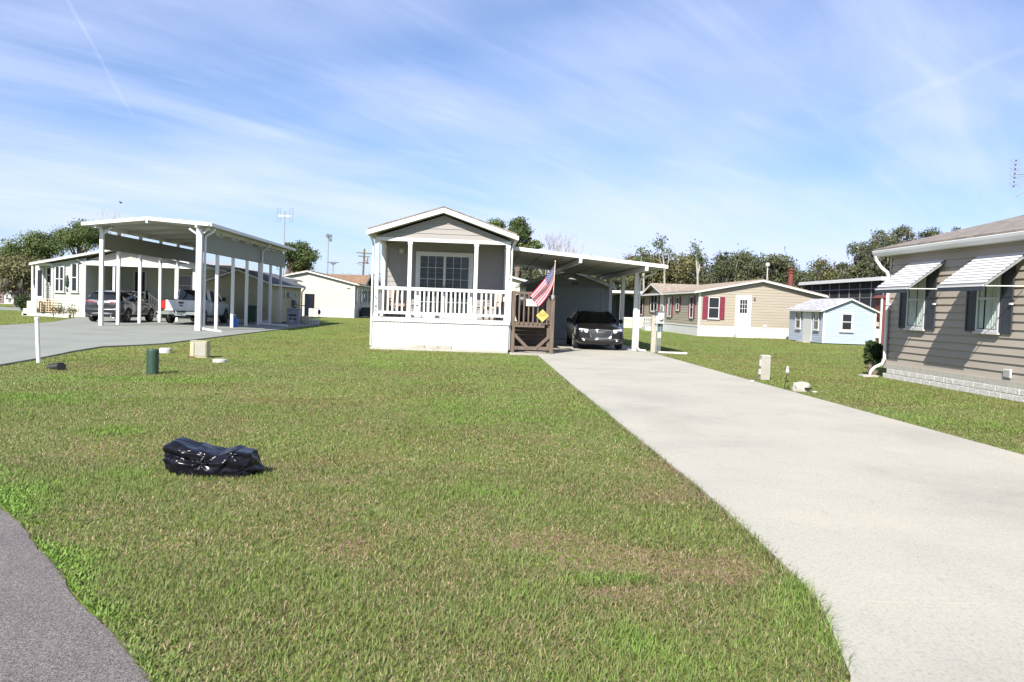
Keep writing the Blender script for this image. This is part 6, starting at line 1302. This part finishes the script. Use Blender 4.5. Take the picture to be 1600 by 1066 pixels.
# ------------------------------------------------------------------ trees and shrubs
def leaf_mesh(name, m, parent, pts, nrm, size, tint, rg, aspect=1.0, loc=(0, 0, 0)):
    """many small leaf-sized faces: pts (n,3) world, nrm preferred facing, size (n,)"""
    n = len(pts); a = rg.normal(size=(n, 3)); nn = nrm + .75 * rg.normal(size=(n, 3)); nn /= np.linalg.norm(nn, axis=1, keepdims=True) + 1e-9
    t = np.cross(nn, a); t /= np.linalg.norm(t, axis=1, keepdims=True) + 1e-9; b_ = np.cross(nn, t)
    s = size[:, None]; t = t * s * .5; b_ = b_ * s * .5 * aspect
    k1 = rg.uniform(.5, 1.0, (n, 1)); k2 = rg.uniform(.5, 1.0, (n, 1))
    vv = np.stack([pts - t * k1 - b_, pts + t * k2 - b_ * .6, pts + t * k1 + b_, pts - t * k2 + b_ * .5], 1).reshape(-1, 3) - np.array(loc)
    me = bpy.data.meshes.new(name); me.vertices.add(4 * n); me.vertices.foreach_set('co', vv.astype(np.float32).ravel())
    me.loops.add(4 * n); me.loops.foreach_set('vertex_index', np.arange(4 * n, dtype=np.int32)); me.polygons.add(n); me.polygons.foreach_set('loop_start', (4 * np.arange(n)).astype(np.int32)); me.update(calc_edges=True)
    at = me.attributes.new('tint', 'FLOAT', 'POINT'); at.data.foreach_set('value', np.repeat(np.clip(tint, 0, 1), 4).astype(np.float32))
    me.materials.append(M[m]); o = bpy.data.objects.new(name, me); col.objects.link(o); o.parent = parent; return o

def tree(name, label, cat, x, y, zb, zt, w, kind, seed, group=None, n=5000, lean=0.0, lsz=None):
    rg = np.random.default_rng(seed); t = thing(name, label, cat, (x, y, 0), 0, group)
    c = np.array([x, y, (zb + zt) / 2]); R = np.array([w / 2, w / 2 * .9, (zt - zb) / 2])
    cfg = dict(pine=(26, .27, .6, 'pine_leaf', .17, .62), oak=(64, .21, .75, 'oak_leaf', .27, .84), olive=(60, .21, .8, 'olive_leaf', .25, .84), bushy=(45, .26, .8, 'shrub_leaf', .14, .8))[kind]
    nc, rr, flat, mname, ls, spread = cfg; ls = lsz or ls
    # cluster centres: spread through the crown, pushed outward, pruned so that gaps remain
    d = rg.normal(size=(nc, 3)); d /= np.linalg.norm(d, axis=1, keepdims=True); rad = rg.uniform(.15, 1, nc) ** .5
    cc = d * rad[:, None] * R * spread
    if kind == 'pine':   # umbrella: more mass high, open below
        cc[:, 2] = np.abs(cc[:, 2]) * np.where(rg.random(nc) < .68, 1, -.85)
    cr = rr * w / 2 * rg.uniform(.6, 1.25, nc) * (1.15 if kind == 'pine' else 1.25)
    cen = c + cc; cen[:, 2] = np.minimum(cen[:, 2], zt - cr * flat * .7)
    w8 = cr ** 2; k = rg.choice(nc, n, p=w8 / w8.sum())
    d = rg.normal(size=(n, 3)); d /= np.linalg.norm(d, axis=1, keepdims=True)
    rad = np.clip(rg.normal(.82, .26, n), .1, 1.35)
    pts = cen[k] + d * (rad * cr[k])[:, None] * np.array([1, 1, flat])
    keep = pts[:, 2] > .05; pts, d, k = pts[keep], d[keep], k[keep]; n = len(pts)
    ctint = rg.uniform(.25, .72, nc)
    leaf_mesh('crown', mname, t, pts, d, ls * rg.uniform(.6, 1.4, n), ctint[k] + rg.normal(0, .17, n), rg, loc=(x, y, 0))
    # trunk and limbs
    tr = .035 * w + .07; base = V((x + lean, y, 0)); top = V((c[0], c[1], c[2] + (.25 if kind == 'pine' else -.1) * (zt - zb))); mid = base.lerp(top, .55) + V((rg.normal() * .18, 0, 0))
    mb = MB(); mb.tube([base, base.lerp(mid, .5) + V((rg.normal() * .06, 0, 0)), mid, top], [tr * 1.25, tr, tr * .8, tr * .35], 9)
    mb.build('trunk', M['bark'], t)
    mb = MB(); idx = rg.permutation(nc)[:16 if kind == 'pine' else 14]
    for i in idx:
        s = mid.lerp(top, float(rg.uniform(-.1, .9))); e = V(cen[i]); m_ = s.lerp(e, .55) + V((0, 0, -.10 * (e - s).length)); mb.tube([s, m_, e], [tr * .42, tr * .26, tr * .08], 5)
    mb.build('limbs', M['bark' if kind != 'oak' else 'bark_pale'], t)
    if kind in ('oak', 'olive'):   # grey moss hanging from the boughs
        m_ = 900 if kind == 'oak' else 600; k = rg.choice(nc, m_); p = cen[k] + rg.normal(size=(m_, 3)) * (cr[k] * .6)[:, None]; p[:, 2] -= cr[k] * .6
        ln = rg.uniform(.25, .9, m_); mbv = []
        for q, l_ in zip(p, ln):
            a = rg.uniform(0, PI); dx, dy = .07 * math.cos(a), .07 * math.sin(a); z1 = max(.3, q[2] - l_); mbv.append([(q[0] - dx, q[1] - dy, q[2]), (q[0] + dx, q[1] + dy, q[2]), (q[0] + dx * .2, q[1] + dy * .2, z1)])
        mb = MB()
        for f in mbv: mb.poly(f)
        o = mb.build('hanging_moss', M['moss'], t, recalc=False); o['kind'] = 'stuff'; at = o.data.attributes.new('tint', 'FLOAT', 'POINT'); at.data.foreach_set('value', np.repeat(rg.random(m_), 3).astype(np.float32))
    return t
def bare_tree(label, x, y, zt, w, seed, group='leafless trees on the skyline', thin=1.0):
    rr = random.Random(seed); t = thing('bare_tree', label, 'tree', (x, y, 0), 0, group); trunk = MB(); twig = MB()
    def grow(p, d, L, r, lev):
        q = p + d * L; m_ = p.lerp(q, .5) + V((rr.gauss(0, .05), rr.gauss(0, .05), .02)) * L
        (trunk if lev < 2 else twig).tube([p, m_, q], [r, r * .8, r * .6], 5 if lev < 2 else 3, False)
        if lev >= 5 or q.z > zt: return
        for _ in range(3 if lev < 4 else 2):
            a = rr.uniform(0, 2 * PI); s = rr.uniform(.25, .6); e = (d + V((math.cos(a) * s * w / 4, math.sin(a) * s * w / 4, rr.uniform(.0, .25)))).normalized(); grow(p.lerp(q, rr.uniform(.75, 1)), e, L * rr.uniform(.6, .8), r * .58, lev + 1)
    grow(V((x, y, 0)), V((rr.gauss(0, .03), 0, 1)), zt * .36, .15 * thin, 0)
    trunk.build('trunk', M['bark_pale'], t, recalc=False); twig.build('twigs', M['bark_pale'], t, recalc=False); return t
G1 = 'pine trees behind the houses'
tree('pine_tree', 'taller rounded pine crown left of the tall carport roof', 'tree', -41.6, 88, 3.6, 9.9, 7.2, 'pine', 11, G1, 13000, 0, .13)
tree('pine_tree', 'lower broad pine crown at the far left, left of the taller pine', 'tree', -44.4, 84, 2.4, 8.0, 7.4, 'pine', 12, G1, 13000, 0, .13)
tree('oak_tree', 'brown green bushy oak in front of the pines at the far left edge', 'tree', -40.2, 74, .9, 4.6, 7.6, 'olive', 13, None, 15000, 0, .15)
tree('oak_tree', 'small rusty tree crown at the extreme left edge above the white house', 'tree', -52.6, 95, 1.5, 5.0, 4.6, 'olive', 14, None, 3500)
tree('garden_shrub', 'low green shrub beside the steps of the sage house', 'shrub', -29.4, 55.5, 0.05, 1.3, 1.6, 'bushy', 71, None, 3500, 0, .08)
tree('pine_tree', 'open-crowned pine with curving limbs behind the mast antenna', 'tree', -17.2, 78, 3.0, 7.7, 5.4, 'pine', 15, G1, 9500, -1.6, .125)
tree('pine_tree', 'left round-topped pine rising behind the roof of the middle home', 'tree', .9, 72, 4.8, 9.8, 4.4, 'pine', 16, G1, 8500, 0, .12)
tree('pine_tree', 'tallest pine clump right of the middle home gable', 'tree', 3.1, 70, 4.0, 9.9, 3.8, 'pine', 17, G1, 9000, 0, .12)
tree('pine_tree', 'lower pine clump next to the leafless tree behind the attached carport roof', 'tree', 4.6, 74, 4.0, 8.3, 3.0, 'pine', 18, G1, 5500, 0, .12)
bare_tree('leafless grey tree right of the pines above the attached carport roof', 6.5, 80, 10.0, 4.2, 21)
bare_tree('second, lower leafless tree above the attached carport roof', 9.2, 85, 8.7, 3.4, 22)
bare_tree('faint leafless tree peeping over the left end of the tall carport roof', -41.5, 95, 10.9, 3.2, 23, thin=.6)
# palm just above the roof of the middle home
t = thing('palm_tree', 'palm tuft showing above the left roof slope of the middle home', 'palm', (-4.6, 50, 0))
mb = MB(); mb.tube([(-4.5, 50, 0), (-4.55, 50, 3), (-4.6, 50, 6.1)], [.17, .14, .13], 9); mb.build('trunk', M['bark'], t)
mb = MB(); rr = random.Random(5)
for k in range(26):
    a = rr.uniform(0, 2 * PI); el = rr.uniform(-.3, 1.2); L = rr.uniform(.8, 1.1); pv = None
    for i in range(8):
        s = i / 7; p = V((-4.6 + math.cos(a) * math.cos(el) * L * s, 50 + math.sin(a) * math.cos(el) * L * s, 6.1 + math.sin(el) * L * s - .45 * s * s * L))
        if pv is not None:
            sd = V((-math.sin(a), math.cos(a), 0))
            for sg in (-1, 1): mb.poly([pv, p, p + sd * sg * .16 * (1 - s * .6) + V((0, 0, -.10)), pv + sd * sg * .05 + V((0, 0, -.03))])
        pv = p
o = mb.build('fronds', M['palm_leaf'], t, recalc=False); at = o.data.attributes.new('tint', 'FLOAT', 'POINT'); at.data.foreach_set('value', [rr.random() for _ in o.data.vertices])
# the oak wood on the right: every crown one can tell apart
OG = 'mossy oaks of the wood on the right'
OAKS = [(17.2, 106, 2.0, 7.6, 6.4, 'olive', 'low brownish oak glimpsed between the attached carport posts'),
        (20.8, 104, 1.5, 8.6, 7.0, 'olive', 'olive brown oak directly right of the attached carport roof end'),
        (24.6, 102, 1.5, 9.3, 6.8, 'olive', 'olive brown oak with pale limbs, second from the attached carport'),
        (28.2, 106, 1.5, 9.0, 6.6, 'oak', 'dull green oak left of the beige house ridge, behind its tan roof'),
        (31.6, 104, 2.0, 9.6, 6.6, 'oak', 'dark rounded oak above the middle of the tan roof'),
        (34.6, 108, 2.0, 9.6, 6.0, 'oak', 'dark oak just left of the ball lamp on its pole'),
        (37.4, 105, 2.0, 10.2, 5.6, 'oak', 'taller rounded oak beside the ball lamp, the highest over the beige house'),
        (40.8, 106, 2.0, 8.9, 6.0, 'oak', 'dark oak directly behind the red metal chimney'),
        (44.2, 104, 2.0, 8.6, 6.0, 'olive', 'yellowish oak between the red chimney and the screen room roof'),
        (48.0, 106, 2.0, 8.3, 6.4, 'olive', 'low spreading oak above the left end of the screen room roof'),
        (35.3, 76, 1.0, 8.0, 3.8, 'oak', 'thin mossy oak at the left of the clump above the near right gutter'),
        (37.4, 77, 1.0, 10.1, 3.8, 'oak', 'tall mossy oak above the end of the near right gutter'),
        (40.2, 78, 1.0, 10.8, 3.6, 'oak', 'tallest mossy oak just over the near right roof'),
        (43.3, 79, 1.0, 10.9, 3.4, 'oak', 'mossy oak further right, half sunk behind the near right shingle roof'),
        (46.6, 80, 1.0, 10.6, 3.6, 'oak', 'last mossy oak top, furthest right above the shingle roof'),
        (5.2, 92, 2.0, 7.2, 5.6, 'oak', 'dark oak seen under the attached carport roof, right of the porch'),
        (10.2, 96, 2.0, 7.3, 6.4, 'olive', 'olive oak seen under the attached carport above the garage shed'),
        (14.2, 100, 1.5, 7.4, 6.0, 'oak', 'green oak seen through the attached carport right of the garage shed')]
for i, (x, y, zb, zt, w, k, lab) in enumerate(OAKS): tree('oak_tree', lab, 'tree', x, y, min(zb, 1.0) if y > 90 else zb, zt + (.5 if y > 90 else .9), w * (1.4 if y > 90 else 1.25), k, 100 + i, OG, 12000 if y > 90 else 13000, 0, .20 if y > 90 else .125)
for i, (x, y, zt, lab) in enumerate(((19.5, 100, 9.4, 'slim tufted tree top standing clear left of the oak wood'), (21.8, 99, 10.7, 'tallest slim tufted tree top over the left end of the oak wood'), (25.6, 98, 10.0, 'slim tufted tree top over the olive brown oaks'))):
    t = thing('tufted_tree', lab, 'tree', (x, y, 0), 0, 'slim tufted trees'); rg = np.random.default_rng(300 + i)
    mb = MB(); mb.tube([(x + .8, y, 0), (x + .5, y, zt * .6), (x, y, zt - .5)], [.16, .12, .05], 7); ends = [(x, y, zt - .5)]
    for k in range(3): e = (x + rg.uniform(-1, 1.2), y + rg.uniform(-.6, .6), zt - rg.uniform(.9, 2.2)); mb.tube([(x + .5, y, zt * .6), (x + .4 + (e[0] - x) * .5, y, zt * .7), e], [.08, .06, .03], 5); ends.append(e)
    mb.build('trunk', M['bark_pale'], t); ends = np.array(ends); k = rg.integers(0, 4, 420); p = ends[k] + rg.normal(size=(420, 3)) * .34
    leaf_mesh('crown', 'pine_leaf', t, p, rg.normal(size=(420, 3)), rg.uniform(.1, .24, 420), rg.uniform(.2, .8, 420), rg, loc=(x, y, 0))
FG = 'dark treetops behind the cream house'
tree('oak_tree', 'wide dark treetop over the cream house roof, left of the utility pole', 'tree', -22.0, 140, 2.0, 6.0, 7.5, 'bushy', 201, FG, 3500)
tree('oak_tree', 'dark treetop between the utility pole and the porch of the middle home', 'tree', -16.6, 128, 1.5, 6.2, 6.0, 'bushy', 202, FG, 3500)
tree('oak_tree', 'tiny dark treetop behind the left slope of the cream house roof', 'tree', -27.5, 140, 1.5, 4.9, 5.0, 'bushy', 203, FG, 2000)
tree('oak_tree', 'dark low tree directly behind the far right end of the cream house', 'tree', -12.6, 112, .5, 4.2, 4.6, 'bushy', 204, FG, 3000)
tree('garden_shrub', 'dark clipped shrub at the corner of the near right house by the downspout', 'shrub', 11.28, 23.0, .02, 1.12, .6, 'bushy', 205, None, 6500, 0, .045)
# potted and bed plants by the sage house
for i, (x, y) in enumerate(((-25.0, 49.9), (-24.5, 49.6), (-24.1, 49.3), (-23.6, 49.0), (-23.3, 48.7))):
    lab = ['leftmost low twiggy plant in the white-edged flower bed', 'second twiggy plant from the left in the white-edged flower bed', 'middle one of the five twiggy plants in the white-edged bed', 'second twiggy plant from the right in the white-edged flower bed', 'rightmost twiggy plant in the white-edged bed, nearest the SUV'][i]
    t = thing('bed_plant', lab, 'plant', (x, y, 0), 0, 'twiggy plants in the flower bed'); rg = np.random.default_rng(400 + i); mb = MB()
    for k in range(5): mb.tube([(x, y, 0), (x + rg.normal() * .1, y + rg.normal() * .1, .55)], .012, 4)
    mb.build('stems', M['bark'], t); p = np.array([x, y, .45]) + rg.normal(size=(60, 3)) * np.array([.12, .12, .12]); leaf_mesh('leaves', 'olive_leaf', t, p, rg.normal(size=(60, 3)), rg.uniform(.05, .1, 60), rg.uniform(0, .7, 60), rg, loc=(x, y, 0))
